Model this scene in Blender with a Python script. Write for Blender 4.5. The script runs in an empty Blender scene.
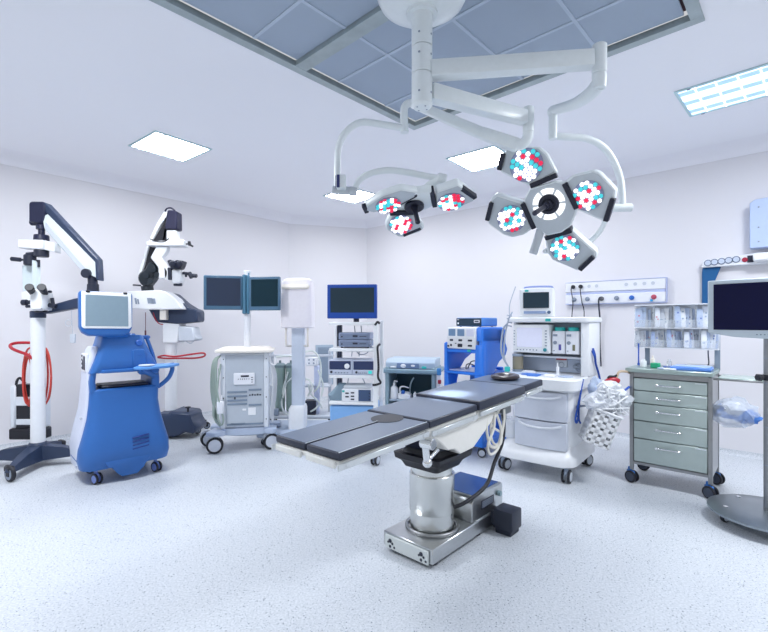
import bpy, bmesh, math, random
from mathutils import Vector, Matrix
random.seed(7)
S = bpy.context.scene
COL = S.collection
# ------------------------------------------------------------------ camera
F, HY, H = 450.0, 322.0, 1.4          # focal length (px), horizon row, lens height (m)
cam = bpy.data.objects.new('camera', bpy.data.cameras.new('camera'))
COL.objects.link(cam)
cam.location = (0, 0, H)
cam.rotation_euler = (math.radians(90), 0, 0)
cam.data.sensor_width = 36
cam.data.lens = F / 768 * 36
cam.data.shift_y = (HY - 316) / 768
cam.data.clip_start = .05
S.camera = cam
# ------------------------------------------------------------------ world, exposure
w = bpy.data.worlds.new('world'); S.world = w; w.use_nodes = True
w.node_tree.nodes['Background'].inputs[0].default_value = (.94, .965, 1.0, 1)
w.node_tree.nodes['Background'].inputs[1].default_value = 0.4
S.view_settings.view_transform = 'Standard'
S.view_settings.look = 'None'
S.view_settings.exposure = 0.66
S.view_settings.gamma = 1
S.view_settings.use_curve_mapping = False
LAMP = 20.0          # ceiling luminaires
CEIL = 3.25
WTOP = 3.13
# ------------------------------------------------------------------ materials
_m = {}
def rgb(h):
    h = h.lstrip('#'); c = [int(h[i:i+2], 16)/255 for i in (0, 2, 4)]
    return tuple(x/12.92 if x <= .04045 else ((x+.055)/1.055)**2.4 for x in c) + (1,)
def mat(name, col, rough=.45, metal=0, emit=0, var=.04, scale=30, bump=0, alpha=1, trans=0, spec=.5, coat=0):
    if name in _m: return _m[name]
    m = bpy.data.materials.new(name); m.use_nodes = True
    nt = m.node_tree; b = nt.nodes['Principled BSDF']
    c = rgb(col) if isinstance(col, str) else col
    b.inputs['Roughness'].default_value = rough
    b.inputs['Metallic'].default_value = metal
    b.inputs['Specular IOR Level'].default_value = spec
    b.inputs['Coat Weight'].default_value = coat
    tc = nt.nodes.new('ShaderNodeTexCoord')
    n = nt.nodes.new('ShaderNodeTexNoise'); n.inputs['Scale'].default_value = scale
    n.inputs['Detail'].default_value = 3
    nt.links.new(tc.outputs['Object'], n.inputs['Vector'])
    mx = nt.nodes.new('ShaderNodeMix'); mx.data_type = 'RGBA'
    mx.inputs[6].default_value = tuple(x*(1-var) for x in c[:3]) + (1,)
    mx.inputs[7].default_value = tuple(min(1, x*(1+var)) for x in c[:3]) + (1,)
    nt.links.new(n.outputs['Fac'], mx.inputs[0])
    nt.links.new(mx.outputs[2], b.inputs['Base Color'])
    if bump:
        bp = nt.nodes.new('ShaderNodeBump'); bp.inputs['Strength'].default_value = bump
        bp.inputs['Distance'].default_value = .01
        nt.links.new(n.outputs['Fac'], bp.inputs['Height']); nt.links.new(bp.outputs[0], b.inputs['Normal'])
    if emit:
        b.inputs['Emission Color'].default_value = c
        b.inputs['Emission Strength'].default_value = emit
    b.inputs['Alpha'].default_value = alpha
    b.inputs['Transmission Weight'].default_value = trans
    _m[name] = m
    return m
WHITE = mat('white enamel', '#eef1f5', .35)
WHITE2 = mat('white plastic', '#e9ecf3', .4)
LAMPW = mat('lamp enamel', '#e6edf0', .3)
LAMPG = mat('lamp underside grey', '#c3cbd2', .35)
CREAM = mat('ivory plastic', '#efe9e0', .45)
NAVY = mat('navy cast metal', '#2c3a55', .4)
BLACK = mat('black rubber', '#1a1c26', .5)
DARK = mat('dark charcoal plastic', '#23283a', .4)
BLUE = mat('blue moulded plastic', '#2d68b2', .38, var=.02)
BLUED = mat('deep blue plastic', '#2a62b8', .4)
BLUEB = mat('bright blue plastic', '#2b7de8', .38, var=.02)
BLUEL = mat('light blue plastic', '#7fb0e6', .4)
LILAC = mat('blue grey caster plastic', '#7f97dc', .4)
GREY = mat('pale grey plastic', '#c6cdd8', .45)
GREYM = mat('mid grey plastic', '#8d99ab', .45)
GREYB = mat('blue grey paint', '#a5b6c8', .45)
TEALG = mat('blue green grey steel', '#88a3ad', .45)
STEEL = mat('brushed stainless steel', '#c3c6c8', .28, 1, var=.08, scale=60)
STEELD = mat('dull stainless steel', '#9a9c9e', .38, 1, var=.1, scale=20)
CHROME = mat('polished chrome', '#e4e6e8', .12, 1, var=.01)
RED = mat('red painted tube', '#b32030', .35)
REDH = mat('red orange hose', '#c8453c', .4)
PAD = mat('grey blue vinyl pad', '#66748a', .34, var=.03, scale=12)
PADE = mat('dark vinyl pad edge', '#2b3142', .45)
HOSE = mat('ribbed grey green hose', '#b3c2bd', .5)
HOSEW = mat('white cable', '#dfe2e6', .5)
SCRG = mat('grey green dormant screen', '#8398a6', .2, spec=.3)
SCRD = mat('dark dormant screen', '#1f2a3c', .15, spec=.2)
SCRT = mat('dark teal dormant screen', '#16303c', .15, spec=.2)
SCRN = mat('navy dormant screen', '#10133a', .12, spec=.15)
SCRS = mat('dark slate screen', '#2b3c48', .18, spec=.2)
MONF = mat('blue grey monitor frame', '#456a86', .4)
MONB = mat('royal blue monitor frame', '#0e46a2', .35)
TEAL = mat('teal plastic', '#2fb8b4', .4)
GREEN = mat('green plastic', '#1f9e74', .4)
PAPER = mat('white sterile paper', '#e3e8f2', .6, var=.1, scale=60)
PAPERB = mat('bluish film wrapper', '#bccbe4', .3, var=.15, scale=50)
CLOTHB = mat('royal blue cloth', '#2c56b4', .8)
GLASS = mat('clear acrylic', '#dfe9f0', .08, trans=.85, alpha=.45)
BAG = mat('clear plastic film', '#e8eef6', .15, alpha=.55, bump=.5, scale=25)
DRAWER = mat('frosted green grey steel', '#b2c0be', .38, .45, var=.08, scale=14)
EMIT = mat('glowing diffuser', (.97, .985, 1, 1), .5, emit=LAMP)
# ------------------------------------------------------------------ mesh builder
def W(px, py, Y):
    return Vector(((px-384)/F*Y, Y, H-(py-HY)/F*Y))
def G(px, py):                       # point on the floor
    return W(px, py, F*H/(py-HY))
def C_(px, py, z=CEIL):              # point at a known height above the lens
    return W(px, py, (z-H)*F/(HY-py))
def on_plane(px, py, P0, n):
    d = Vector(((px-384)/F, 1, -(py-HY)/F)); o = Vector((0, 0, H))
    return o + d*((P0-o).dot(n)/d.dot(n))
def axes(d):
    d = Vector(d).normalized()
    a = Vector((0, 0, 1)) if abs(d.z) < .9 else Vector((1, 0, 0))
    u = d.cross(a).normalized(); return u, d.cross(u).normalized(), d
class MB:
    def __init__(s, M=None): s.v = []; s.f = []; s.i = []; s.M = M or Matrix(); s.mi = 0
    def add(s, vs, fs):
        o = len(s.v); s.v += [s.M @ Vector(v) for v in vs]
        s.f += [[o+k for k in f] for f in fs]; s.i += [s.mi]*len(fs); return s
    def addbm(s, bm, R=None):
        bm.verts.ensure_lookup_table(); bm.verts.index_update()
        vs = [(R @ v.co) if R else v.co.copy() for v in bm.verts]
        fs = [[v.index for v in f.verts] for f in bm.faces]; bm.free(); return s.add(vs, fs)
    def box(s, x0, x1, y0, y1, z0, z1, bev=.004, R=None, seg=1):
        bm = bmesh.new(); bmesh.ops.create_cube(bm, size=1)
        for v in bm.verts:
            v.co = Vector(((x0+x1)/2+v.co.x*(x1-x0), (y0+y1)/2+v.co.y*(y1-y0), (z0+z1)/2+v.co.z*(z1-z0)))
        bev = min(bev, .45*min(abs(x1-x0), abs(y1-y0), abs(z1-z0)))
        if bev > 0: bmesh.ops.bevel(bm, geom=bm.edges[:], offset=bev, segments=seg, affect='EDGES', profile=.5)
        bmesh.ops.recalc_face_normals(bm, faces=bm.faces[:])
        return s.addbm(bm, R)
    def prism(s, pts, d0, d1, axis='y', bev=0, seg=1):
        """outline in the plane across 'axis', extruded from d0 to d1"""
        def P(p, d):
            return {'y': (p[0], d, p[1]), 'x': (d, p[0], p[1]), 'z': (p[0], p[1], d)}[axis]
        bm = bmesh.new()
        a = [bm.verts.new(P(p, d0)) for p in pts]; b = [bm.verts.new(P(p, d1)) for p in pts]; n = len(pts)
        bm.faces.new(a); bm.faces.new(b[::-1])
        for i in range(n): bm.faces.new((a[i], b[i], b[(i+1) % n], a[(i+1) % n]))
        bmesh.ops.recalc_face_normals(bm, faces=bm.faces[:])
        if bev: bmesh.ops.bevel(bm, geom=bm.edges[:], offset=bev, segments=seg, affect='EDGES', profile=.5)
        return s.addbm(bm)
    def px(s, pts, Y, t, bev=.004, shift=0):
        """profile measured at depth Y, with thickness t"""
        q = [W(x, y, Y) for x, y in pts]
        return s.prism([(p.x, p.z) for p in q], Y-t/2+shift, Y+t/2+shift, 'y', bev)
    def slab(s, P, n, t, bev=0, seg=1):
        """polygon of 3-D points thickened by t along n"""
        n = Vector(n).normalized(); bm = bmesh.new()
        a = [bm.verts.new(p) for p in P]; b = [bm.verts.new(Vector(p)+n*t) for p in P]; k = len(P)
        bm.faces.new(a); bm.faces.new(b[::-1])
        for i in range(k): bm.faces.new((a[i], b[i], b[(i+1) % k], a[(i+1) % k]))
        bmesh.ops.recalc_face_normals(bm, faces=bm.faces[:])
        if bev: bmesh.ops.bevel(bm, geom=bm.edges[:], offset=bev, segments=seg, affect='EDGES', profile=.5)
        return s.addbm(bm)
    def cyl(s, p0, p1, r, r2=None, seg=20, bev=0):
        p0 = Vector(p0); p1 = Vector(p1); r2 = r if r2 is None else r2
        u, v, d = axes(p1-p0); L = (p1-p0).length; bev = min(bev, L*.4, r*.5)
        prof = [(r, 0), (r2, L)] if not bev else [(r-bev, 0), (r, bev), (r2, L-bev), (r2-bev, L)]
        return s.rings([(p0+d*z, q) for q, z in prof], u, v, seg)
    def rings(s, lst, u, v, seg, caps=True):
        vs = []; fs = []
        for c, r in lst:
            for k in range(seg):
                a = 2*math.pi*k/seg; vs.append(c+u*(r*math.cos(a))+v*(r*math.sin(a)))
        for j in range(len(lst)-1):
            for k in range(seg):
                a = j*seg+k; b = j*seg+(k+1) % seg; fs.append([a, a+seg, b+seg, b])
        if caps: fs.append(list(range(seg))); fs.append(list(range((len(lst)-1)*seg, len(lst)*seg))[::-1])
        return s.add(vs, fs)
    def lathe(s, prof, c=(0, 0, 0), d=(0, 0, 1), seg=32):
        c = Vector(c); u, v, d = axes(d)
        return s.rings([(c+d*z, max(r, 1e-4)) for r, z in prof], u, v, seg)
    def tube(s, pts, r, seg=8, sm=5, r2=None):
        P = [Vector(p) for p in pts]
        if sm and len(P) > 2:
            Q = []
            for i in range(len(P)-1):
                a = P[i-1] if i else P[0]*2-P[1]; b, c = P[i], P[i+1]; d = P[i+2] if i+2 < len(P) else P[-1]*2-P[-2]
                for k in range(sm):
                    t = k/sm
                    Q.append(.5*((2*b)+(c-a)*t+(2*a-5*b+4*c-d)*t*t+(3*b-a-3*c+d)*t**3))
            P = Q+[P[-1]]
        u, v, d = axes(P[1]-P[0]); vs = []; fs = []; n = len(P)
        for i, p in enumerate(P):
            d = (P[min(i+1, n-1)]-P[max(i-1, 0)])
            if d.length < 1e-9: d = Vector((0, 0, 1))
            d.normalize(); u = (u-d*u.dot(d)).normalized(); v = d.cross(u)
            rr = r if r2 is None else r+(r2-r)*i/(n-1)
            for k in range(seg):
                a = 2*math.pi*k/seg; vs.append(p+u*(rr*math.cos(a))+v*(rr*math.sin(a)))
        for j in range(n-1):
            for k in range(seg):
                a = j*seg+k; b = j*seg+(k+1) % seg; fs.append([a, b, b+seg, a+seg])
        fs.append(list(range(seg))[::-1]); fs.append(list(range((n-1)*seg, n*seg)))
        return s.add(vs, fs)
    def sph(s, c, r, sc=(1, 1, 1), seg=16, rg=10):
        c = Vector(c); vs = []; fs = []
        for j in range(rg+1):
            th = math.pi*j/rg
            for k in range(seg):
                a = 2*math.pi*k/seg
                vs.append(c+Vector((r*sc[0]*math.sin(th)*math.cos(a), r*sc[1]*math.sin(th)*math.sin(a), r*sc[2]*math.cos(th))))
        for j in range(rg):
            for k in range(seg):
                a = j*seg+k; b = j*seg+(k+1) % seg; fs.append([a, a+seg, b+seg, b])
        return s.add(vs, fs)
    def torus(s, c, R, r, d=(0, 0, 1), seg=32, n=10, sy=1):
        c = Vector(c); u, v, d = axes(d); vs = []; fs = []
        for i in range(seg):
            a = 2*math.pi*i/seg; o = u*math.cos(a)+v*math.sin(a)*sy; q = (u*math.cos(a)+v*math.sin(a))
            for k in range(n):
                b = 2*math.pi*k/n; vs.append(c+o*R+q*(r*math.cos(b))+d*(r*math.sin(b)))
        for i in range(seg):
            for k in range(n):
                a = i*n+k; b = i*n+(k+1) % n; a2 = ((i+1) % seg)*n+k; b2 = ((i+1) % seg)*n+(k+1) % n
                fs.append([a, a2, b2, b])
        return s.add(vs, fs)
    def loft(s, secs, n=6):
        """stack of rounded rectangles: (z, x0, x1, y0, y1, corner radius)"""
        vs = []; fs = []
        for z, x0, x1, y0, y1, r in secs:
            r = min(r, (x1-x0)/2*.999, (y1-y0)/2*.999)
            for cx, cy, a0 in ((x1-r, y1-r, 0), (x0+r, y1-r, 90), (x0+r, y0+r, 180), (x1-r, y0+r, 270)):
                for k in range(n+1):
                    a = math.radians(a0+90*k/n); vs.append((cx+r*math.cos(a), cy+r*math.sin(a), z))
        m = 4*(n+1)
        for j in range(len(secs)-1):
            for k in range(m):
                a = j*m+k; b = j*m+(k+1) % m; fs.append([a, b, b+m, a+m])
        fs.append(list(range(m))[::-1]); fs.append(list(range((len(secs)-1)*m, len(secs)*m)))
        return s.add(vs, fs)
    def build(s, name, m, parent=None, world=False, label=None, smooth=True):
        me = bpy.data.meshes.new(name)
        vs = s.v
        if world and parent is not None:
            r = parent
            while r.parent: r = r.parent
            inv = (Matrix.Translation(r.location) @ Matrix.Rotation(r.rotation_euler.z, 4, 'Z')).inverted()
            vs = [inv @ v for v in vs]
        me.from_pydata([tuple(v) for v in vs], [], s.f); me.validate(); me.update()
        for q in (m if isinstance(m, (list, tuple)) else [m]): me.materials.append(q)
        for p, i in zip(me.polygons, s.i): p.material_index = i
        if smooth:
            me.polygons.foreach_set('use_smooth', [True]*len(me.polygons))
            me.set_sharp_from_angle(angle=math.radians(38))
        o = bpy.data.objects.new(name, me); COL.objects.link(o)
        if parent is not None: o.parent = parent
        if label: o['label'] = label
        return o
def thing(name, label, cat, loc=(0, 0, 0), rz=0, group=None):
    o = bpy.data.objects.new(name, None); COL.objects.link(o); o.empty_display_size = .1
    o.location = loc; o.rotation_euler = (0, 0, rz); o['label'] = label; o['category'] = cat
    if group: o['group'] = group
    return o
def tag(o, label, cat, group=None):
    o['label'] = label; o['category'] = cat
    if group: o['group'] = group
    return o
def solo(mb, name, m, label, cat, loc=(0, 0, 0), rz=0, group=None):
    o = mb.build(name, m); o.location = loc; o.rotation_euler = (0, 0, rz); return tag(o, label, cat, group)
def copy_tree(o, parent=None):
    c = o.copy(); COL.objects.link(c); c.parent = parent
    for ch in [x for x in COL.objects if x.parent == o]: copy_tree(ch, c)
    return c
def struct(mb, name, m, smooth=True):
    o = mb.build(name, m, smooth=smooth); o['kind'] = 'structure'; return o
def caster(parent, x, y, r=.05, wm=GREYM, fm=DARK, yaw=0., twin=True, hz=None, wid=.022):
    """swivel caster: fork part with wheel sub-part; stands on the floor at (x, y)"""
    c, s_ = math.cos(yaw), math.sin(yaw)
    M = Matrix.Translation((x, y, 0)) @ Matrix.Rotation(yaw, 4, 'Z')
    top = hz or r*2.5
    f = MB(M); f.cyl((-r*.35, 0, r*1.6), (-r*.35, 0, top), r*.3, seg=12)
    f.box(-r*.95, r*.55, -wid*(.45 if twin else 1.1), wid*(.45 if twin else 1.1), r*1.15, r*2.0, r*.2)
    if not twin:
        for q in (-1, 1): f.box(-r*.3, r*.35, q*wid-.004, q*wid+.004, r*.7, r*1.7, .002)
    fo = f.build('caster', fm, parent)
    wl = MB(M); wl.mi = 0
    for q in ((-1, 1) if twin else (0,)):
        c0 = q*wid
        hw = wid*.42 if twin else wid*.75
        wl.mi = 1; wl.lathe([(r*.8, -hw), (r*.97, -hw*.8), (r, 0), (r*.97, hw*.8), (r*.8, hw)], (0, c0, r), (0, 1, 0), 24)
        wl.mi = 0
        wl.cyl((0, c0-hw*1.15, r), (0, c0+hw*1.15, r), r*.74, seg=20, bev=.002)
    wl.build('wheel', [wm, BLACK], fo)
    return fo
# ------------------------------------------------------------------ room shell
A = Vector((.742, -.671, 0)).normalized()       # along the right wall, towards the right
ANG = math.atan2(A.y, A.x)
LW0, LW1 = C_(0, 163.5, WTOP), C_(289, 223.6, WTOP)      # left wall
BW1 = C_(367, 228.5, WTOP)                                # chamfer ends
RW1 = C_(768, 150.8, WTOP)
def ext(a, b, t):
    d = (b-a).normalized(); return b+d*t
Lfar = ext(LW1, LW0, 3.6); Rfar = ext(BW1, RW1, 3.6)
def flat(p): return Vector((p.x, p.y, 0))
PL = [flat(Lfar), flat(LW1), flat(BW1), flat(Rfar)]
cen = Vector((0, 3.5, 0))
m_wall = mat('washable wall paint', '#e3e2e7', .55, var=.012, scale=2)
m_ceil = mat('ceiling paint', '#f6f7fd', .6, var=.012, scale=2)
m_cove = mat('cove paint', '#f4f4fb', .55, var=.01)
def inward(a, b):
    d = (b-a).normalized(); n = Vector((-d.y, d.x, 0))
    return n if n.dot(cen-a) > 0 else -n
names = ['wall_left', 'wall_back', 'wall_right']
ns = [inward(PL[i], PL[i+1]) for i in range(3)]
def offs(r):
    """inner polyline, offset r from the walls"""
    out = []
    for i in range(4):
        if i == 0: out.append(PL[0]+ns[0]*r)
        elif i == 3: out.append(PL[3]+ns[2]*r)
        else:
            n1, n2 = ns[i-1], ns[i]; b = (n1+n2).normalized(); out.append(PL[i]+b*(r/b.dot(n1)))
    return out
for i, nm in enumerate(names):
    a, b = PL[i], PL[i+1]; m = MB()
    oa, ob = a-ns[i]*.15, b-ns[i]*.15
    z0, z1 = 0, WTOP
    m.add([(a.x, a.y, z0), (b.x, b.y, z0), (b.x, b.y, z1), (a.x, a.y, z1), (oa.x, oa.y, z0), (ob.x, ob.y, z0), (ob.x, ob.y, z1), (oa.x, oa.y, z1)],
          [(0, 1, 2, 3), (4, 7, 6, 5), (3, 2, 6, 7), (0, 4, 5, 1), (0, 3, 7, 4), (1, 5, 6, 2)])
    struct(m, nm, m_wall, smooth=False)
    # concave cove between wall and ceiling
    c = MB(); K = 8; R = .2; Hc = CEIL-WTOP
    prof = [(0, WTOP)]+[(.012+(R-.012)*(1-math.cos(math.pi/2*k/K)), WTOP+Hc*math.sin(math.pi/2*k/K)) for k in range(K+1)]
    vs = []
    for r, z in prof:
        q = offs(r); vs += [(q[i].x, q[i].y, z), (q[i+1].x, q[i+1].y, z)]
    c.add(vs, [(2*k, 2*k+1, 2*k+3, 2*k+2) for k in range(len(prof)-1)])
    struct(c, 'trim_%d' % (i+1), m_cove)
# floor
fl = bpy.data.materials.new('speckled vinyl floor'); fl.use_nodes = True
nt = fl.node_tree; b = nt.nodes['Principled BSDF']; L = nt.links.new
tc = nt.nodes.new('ShaderNodeTexCoord')
def vor(scale, th0, th1, rnd=1):
    v = nt.nodes.new('ShaderNodeTexVoronoi'); v.inputs['Scale'].default_value = scale
    v.inputs['Randomness'].default_value = rnd; L(tc.outputs['Object'], v.inputs['Vector'])
    r = nt.nodes.new('ShaderNodeMapRange'); r.inputs[1].default_value = th0; r.inputs[2].default_value = th1
    r.inputs[3].default_value = 1; r.inputs[4].default_value = 0
    L(v.outputs['Distance'], r.inputs[0]); return r
def noise(scale, det=3):
    n = nt.nodes.new('ShaderNodeTexNoise'); n.inputs['Scale'].default_value = scale; n.inputs['Detail'].default_value = det
    L(tc.outputs['Object'], n.inputs['Vector']); return n
def mixc(fac, c1, c2):
    m = nt.nodes.new('ShaderNodeMix'); m.data_type = 'RGBA'
    if hasattr(fac, 'links') or True: L(fac, m.inputs[0])
    for k, c in ((6, c1), (7, c2)):
        if isinstance(c, tuple): m.inputs[k].default_value = c
        else: L(c, m.inputs[k])
    return m.outputs[2]
n1 = noise(90, 2); rr = nt.nodes.new('ShaderNodeMapRange'); rr.inputs[1].default_value = .42; rr.inputs[2].default_value = .62
L(n1.outputs['Fac'], rr.inputs[0])
base = mixc(rr.outputs[0], rgb('#c6ccd3'), rgb('#d7dce3'))
s1 = vor(70, .15, .22)
base = mixc(s1.outputs[0], base, rgb('#8d9aa6'))
s2 = vor(42, .13, .18)
n2 = noise(14, 1); gt = nt.nodes.new('ShaderNodeMath'); gt.operation = 'GREATER_THAN'; gt.inputs[1].default_value = .5; L(n2.outputs['Fac'], gt.inputs[0])
mu = nt.nodes.new('ShaderNodeMath'); mu.operation = 'MULTIPLY'; L(s2.outputs[0], mu.inputs[0]); L(gt.outputs[0], mu.inputs[1])
base = mixc(mu.outputs[0], base, rgb('#6f7d8a'))
L(base, b.inputs['Base Color']); b.inputs['Roughness'].default_value = .38; b.inputs['Specular IOR Level'].default_value = .35
q = [PL[0], PL[1], PL[2], PL[3], Vector((6.6, -.4, 0)), Vector((-6.5, -.4, 0))]
m = MB()
vs = [(p.x, p.y, 0) for p in q]+[(p.x, p.y, -.1) for p in q]
m.add(vs, [(5, 4, 3, 2, 1, 0), (6, 7, 8, 9, 10, 11)]+[(k, (k+1) % 6, 6+(k+1) % 6, 6+k) for k in range(6)])
struct(m, 'floor', fl, smooth=False)
# floor cove skirting
for i, nm in enumerate(['baseboard_left', 'baseboard_back', 'baseboard_right']):
    m = MB(); prof = [(.0, .06), (.006, .06), (.008, .04), (.016, .018), (.034, .006), (.05, .0005)]
    vs = []
    for r, z in prof:
        qq = offs(r); vs += [(qq[i].x, qq[i].y, z), (qq[i+1].x, qq[i+1].y, z)]
    m.add(vs, [(2*k, 2*k+2, 2*k+3, 2*k+1) for k in range(len(prof)-1)])
    struct(m, nm, fl)
# ceiling, with a rectangular opening for the laminar air outlet
FC = C_(414, 129); KL = C_(144, 0); KR = C_(705, 19)
ur = flat(KR-FC); WR = ur.length; ur.normalize()                 # towards the right corner
ul = Vector((ur.y, -ur.x, 0));
if ul.dot(flat(KL-FC)) < 0: ul = -ul
LL = 2.85
FC0 = flat(FC)
def cp(s, t, z=CEIL): p = FC0+ur*s+ul*t; return Vector((p.x, p.y, z))
co = offs(.2)
outer = [co[0], co[1], co[2], co[3], Vector((6.6, -2.6, 0)), Vector((-6.5, -2.6, 0))]
hole = [cp(0, 0), cp(WR, 0), cp(WR, LL), cp(0, LL)]
bm = bmesh.new()
vo = [bm.verts.new((p.x, p.y, CEIL)) for p in outer]; vh = [bm.verts.new((p.x, p.y, CEIL)) for p in hole]
eo = [bm.edges.new((vo[k], vo[(k+1) % 6])) for k in range(6)]+[bm.edges.new((vh[k], vh[(k+1) % 4])) for k in range(4)]
bmesh.ops.triangle_fill(bm, edges=eo, use_beauty=True)
m = MB(); m.addbm(bm); struct(m, 'ceiling', m_ceil, smooth=False)
# laminar flow outlet: stainless frame + filter screens
t = thing('laminar_flow_ceiling', 'large grey air outlet with steel frame and square filter screens in the ceiling', 'air outlet', cp(0, 0), 0)
MM = Matrix(((ur.x, ul.x, 0, FC0.x), (ur.y, ul.y, 0, FC0.y), (0, 0, 1, CEIL), (0, 0, 0, 1)))
fw = .065
FRM = mat('galvanised steel strip', '#a9b5b8', .45, .45, var=.22, scale=9)
fr = MB(MM)
fr.box(0, WR, 0, fw, -.012, .03, .001); fr.box(0, fw, fw, LL, -.012, .03, .001); fr.box(WR-fw, WR, fw, LL, -.012, .03, .001)
fr.box(fw, WR-fw, LL-fw, LL, -.012, .03, .001); fr.build('frame', FRM, t, world=True)
DV = (flat(C_(302, 68))-FC0).dot(ul)
dv = MB(MM); dv.box(fw, WR-fw, DV-.04, DV+.06, -.01, .03, .001); dv.build('divider', FRM, t, world=True)
fgap = MB(MM); fgap.box(fw-.001, WR-fw+.001, fw-.001, LL-fw+.001, .06, .075, 0); fgap.build('plenum', mat('dark red brown seal', '#4a2a34', .7), t, world=True)
FIL = mat('grey filter mesh', '#a4b2c4', .7, var=.04, scale=3)
JNT = mat('pale screen joint', '#b9c6d6', .7)
for (t0, t1) in ((fw, DV-.04), (DV+.06, LL-fw)):
    g_ = .028
    sx_ = [fw+g_, .605, 1.15, 1.695, WR-fw-g_]
    tt_ = [t0+g_, .50, 1.03, t1-.004] if t0 < .5 else [t0+.004, 1.77, 2.3, t1-g_]
    for j in range(4):
        for i in range(3):
            f = MB(MM); f.box(sx_[j], sx_[j+1], tt_[i], tt_[i+1], .02, .035, 0); f.build('filter_screen', FIL, t, world=True)
    f = MB(MM)
    for c in sx_[1:-1]: f.box(c-.011, c+.011, tt_[0], tt_[-1], .014, .022, 0)
    for c in tt_[1:-1]: f.box(sx_[0], sx_[-1], c-.011, c+.011, .0135, .0215, 0)
    f.build('joint_strip', JNT, t, world=True)
# recessed ceiling luminaires
def troffer(pix, sx, sy, label, name='ceiling_light', louvre=False, cen_=None):
    """pix: left corner, near corner in the photo"""
    a = flat(C_(*pix[0])); b_ = flat(C_(*pix[1]))
    d = (b_-a).normalized(); n = Vector((-d.y, d.x, 0))
    if n.y < 0: n = -n
    M = Matrix(((d.x, n.x, 0, a.x), (d.y, n.y, 0, a.y), (0, 0, 1, CEIL), (0, 0, 0, 1)))
    t = thing(name, label, 'ceiling light', (a.x, a.y, CEIL), 0, 'recessed square ceiling lights')
    f = MB(M); w_ = .022; h0 = -.012
    f.box(0, sx, 0, w_, h0, -.001, .002); f.box(0, sx, sy-w_, sy, h0, -.001, .002); f.box(0, w_, w_, sy-w_, h0, -.001, .002); f.box(sx-w_, sx, w_, sy-w_, h0, -.001, .002)
    f.build('frame', mat('luminaire frame', '#bfdde2', .4), t, world=True)
    e = MB(M); e.box(w_, sx-w_, w_, sy-w_, -.004, -.001, 0); e.build('diffuser', EMIT if not louvre else EMIT2, t, world=True)
    if louvre:
        lv = MB(M)
        nx = 9; ny = 3
        for k in range(1, nx): x = sx*k/nx; lv.box(x-.005, x+.005, w_, sy-w_, -.010, -.0045, 0)
        for k in range(1, ny): y = sy*k/ny; lv.box(w_, sx-w_, y-.008, y+.008, -.0105, -.0045, 0)
        lv.build('louvre', mat('bright louvre', '#f4fbff', .2, emit=1.2), t, world=True)
        rb = MB(M)
        for k in range(3): y = sy*(k+.3)/3; rb.box(w_, sx-w_, y, y+.07, -.0062, -.0042, 0)
        rb.build('reflector_strip', mat('blue tinted reflector', (.30, .48, .9, 1), .3, emit=.55), t, world=True)
    cl = MB(M)
    for x in (.1, sx-.1):
        for y in (.012, sy-.012): cl.box(x-.012, x+.012, y-.008, y+.008, h0-.006, h0, .001)
    cl.build('clip', GREYM, t, world=True)
    return t
EMIT2 = mat('glowing lamp tube field', (.62, .76, 1, 1), .5, emit=1.0)
troffer([(155, 130), (213, 149)], .6, .6, 'square recessed ceiling light farthest to the left, above the microscopes')
troffer([(445.8, 158), (493, 145)], .6, .6, 'square recessed ceiling light partly hidden behind the big surgical lamp')
troffer([(323, 195.4), (349, 186.4)], .6, .6, 'small distant recessed ceiling light behind the handle box of the smaller surgical lamp')
troffer([(673.6, 91.7), (768, 62.6)], 1.2, .6, 'long louvred ceiling light at upper right with blue reflector strips', louvre=True)
# ------------------------------------------------------------------ surgical lamps on the ceiling column
cx, cy = .211, 2.5
t = thing('ceiling_lamp_mount', 'white ceiling column with round canopy carrying both surgical lamps', 'ceiling mount', (cx, cy, CEIL))
m = MB(); m.lathe([(.01, -.135), (.07, -.135), (.12, -.125), (.20, -.095), (.235, -.07), (.25, -.04), (.25, -.012), (.01, -.012)][::-1], (0, 0, 0), seg=48); m.build('canopy', LAMPW, t)
m = MB(); m.lathe([(.085, -.15), (.085, -.125)], seg=32); m.build('collar', LAMPW, t)
m = MB()
for z0, z1, r in ((CEIL-.14, 2.925, .058), (2.922, 2.775, .0575), (2.772, 2.60, .058)):
    m.cyl((0, 0, z0-CEIL), (0, 0, z1-CEIL), r, seg=36, bev=.003)
m.lathe([(.046, 2.588-CEIL), (.058, 2.602-CEIL)], seg=36)
m.build('column', LAMPW, t)
m = MB()
for z in (2.98, 2.87, 2.66):
    for a in (-110, -35, 60, 150):
        a = math.radians(a); d = Vector((math.cos(a), math.sin(a), 0)); p = Vector((0, 0, z-CEIL))+d*.0555; m.cyl(p, p+d*.004, .006, seg=10)
for a in range(4):
    a = math.radians(a*90+30); p = Vector((.032*math.cos(a), .032*math.sin(a), 2.5905-CEIL)); m.cyl(p, p-Vector((0, 0, .004)), .005, seg=8)
m.build('screw', GREYM, t)

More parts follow.
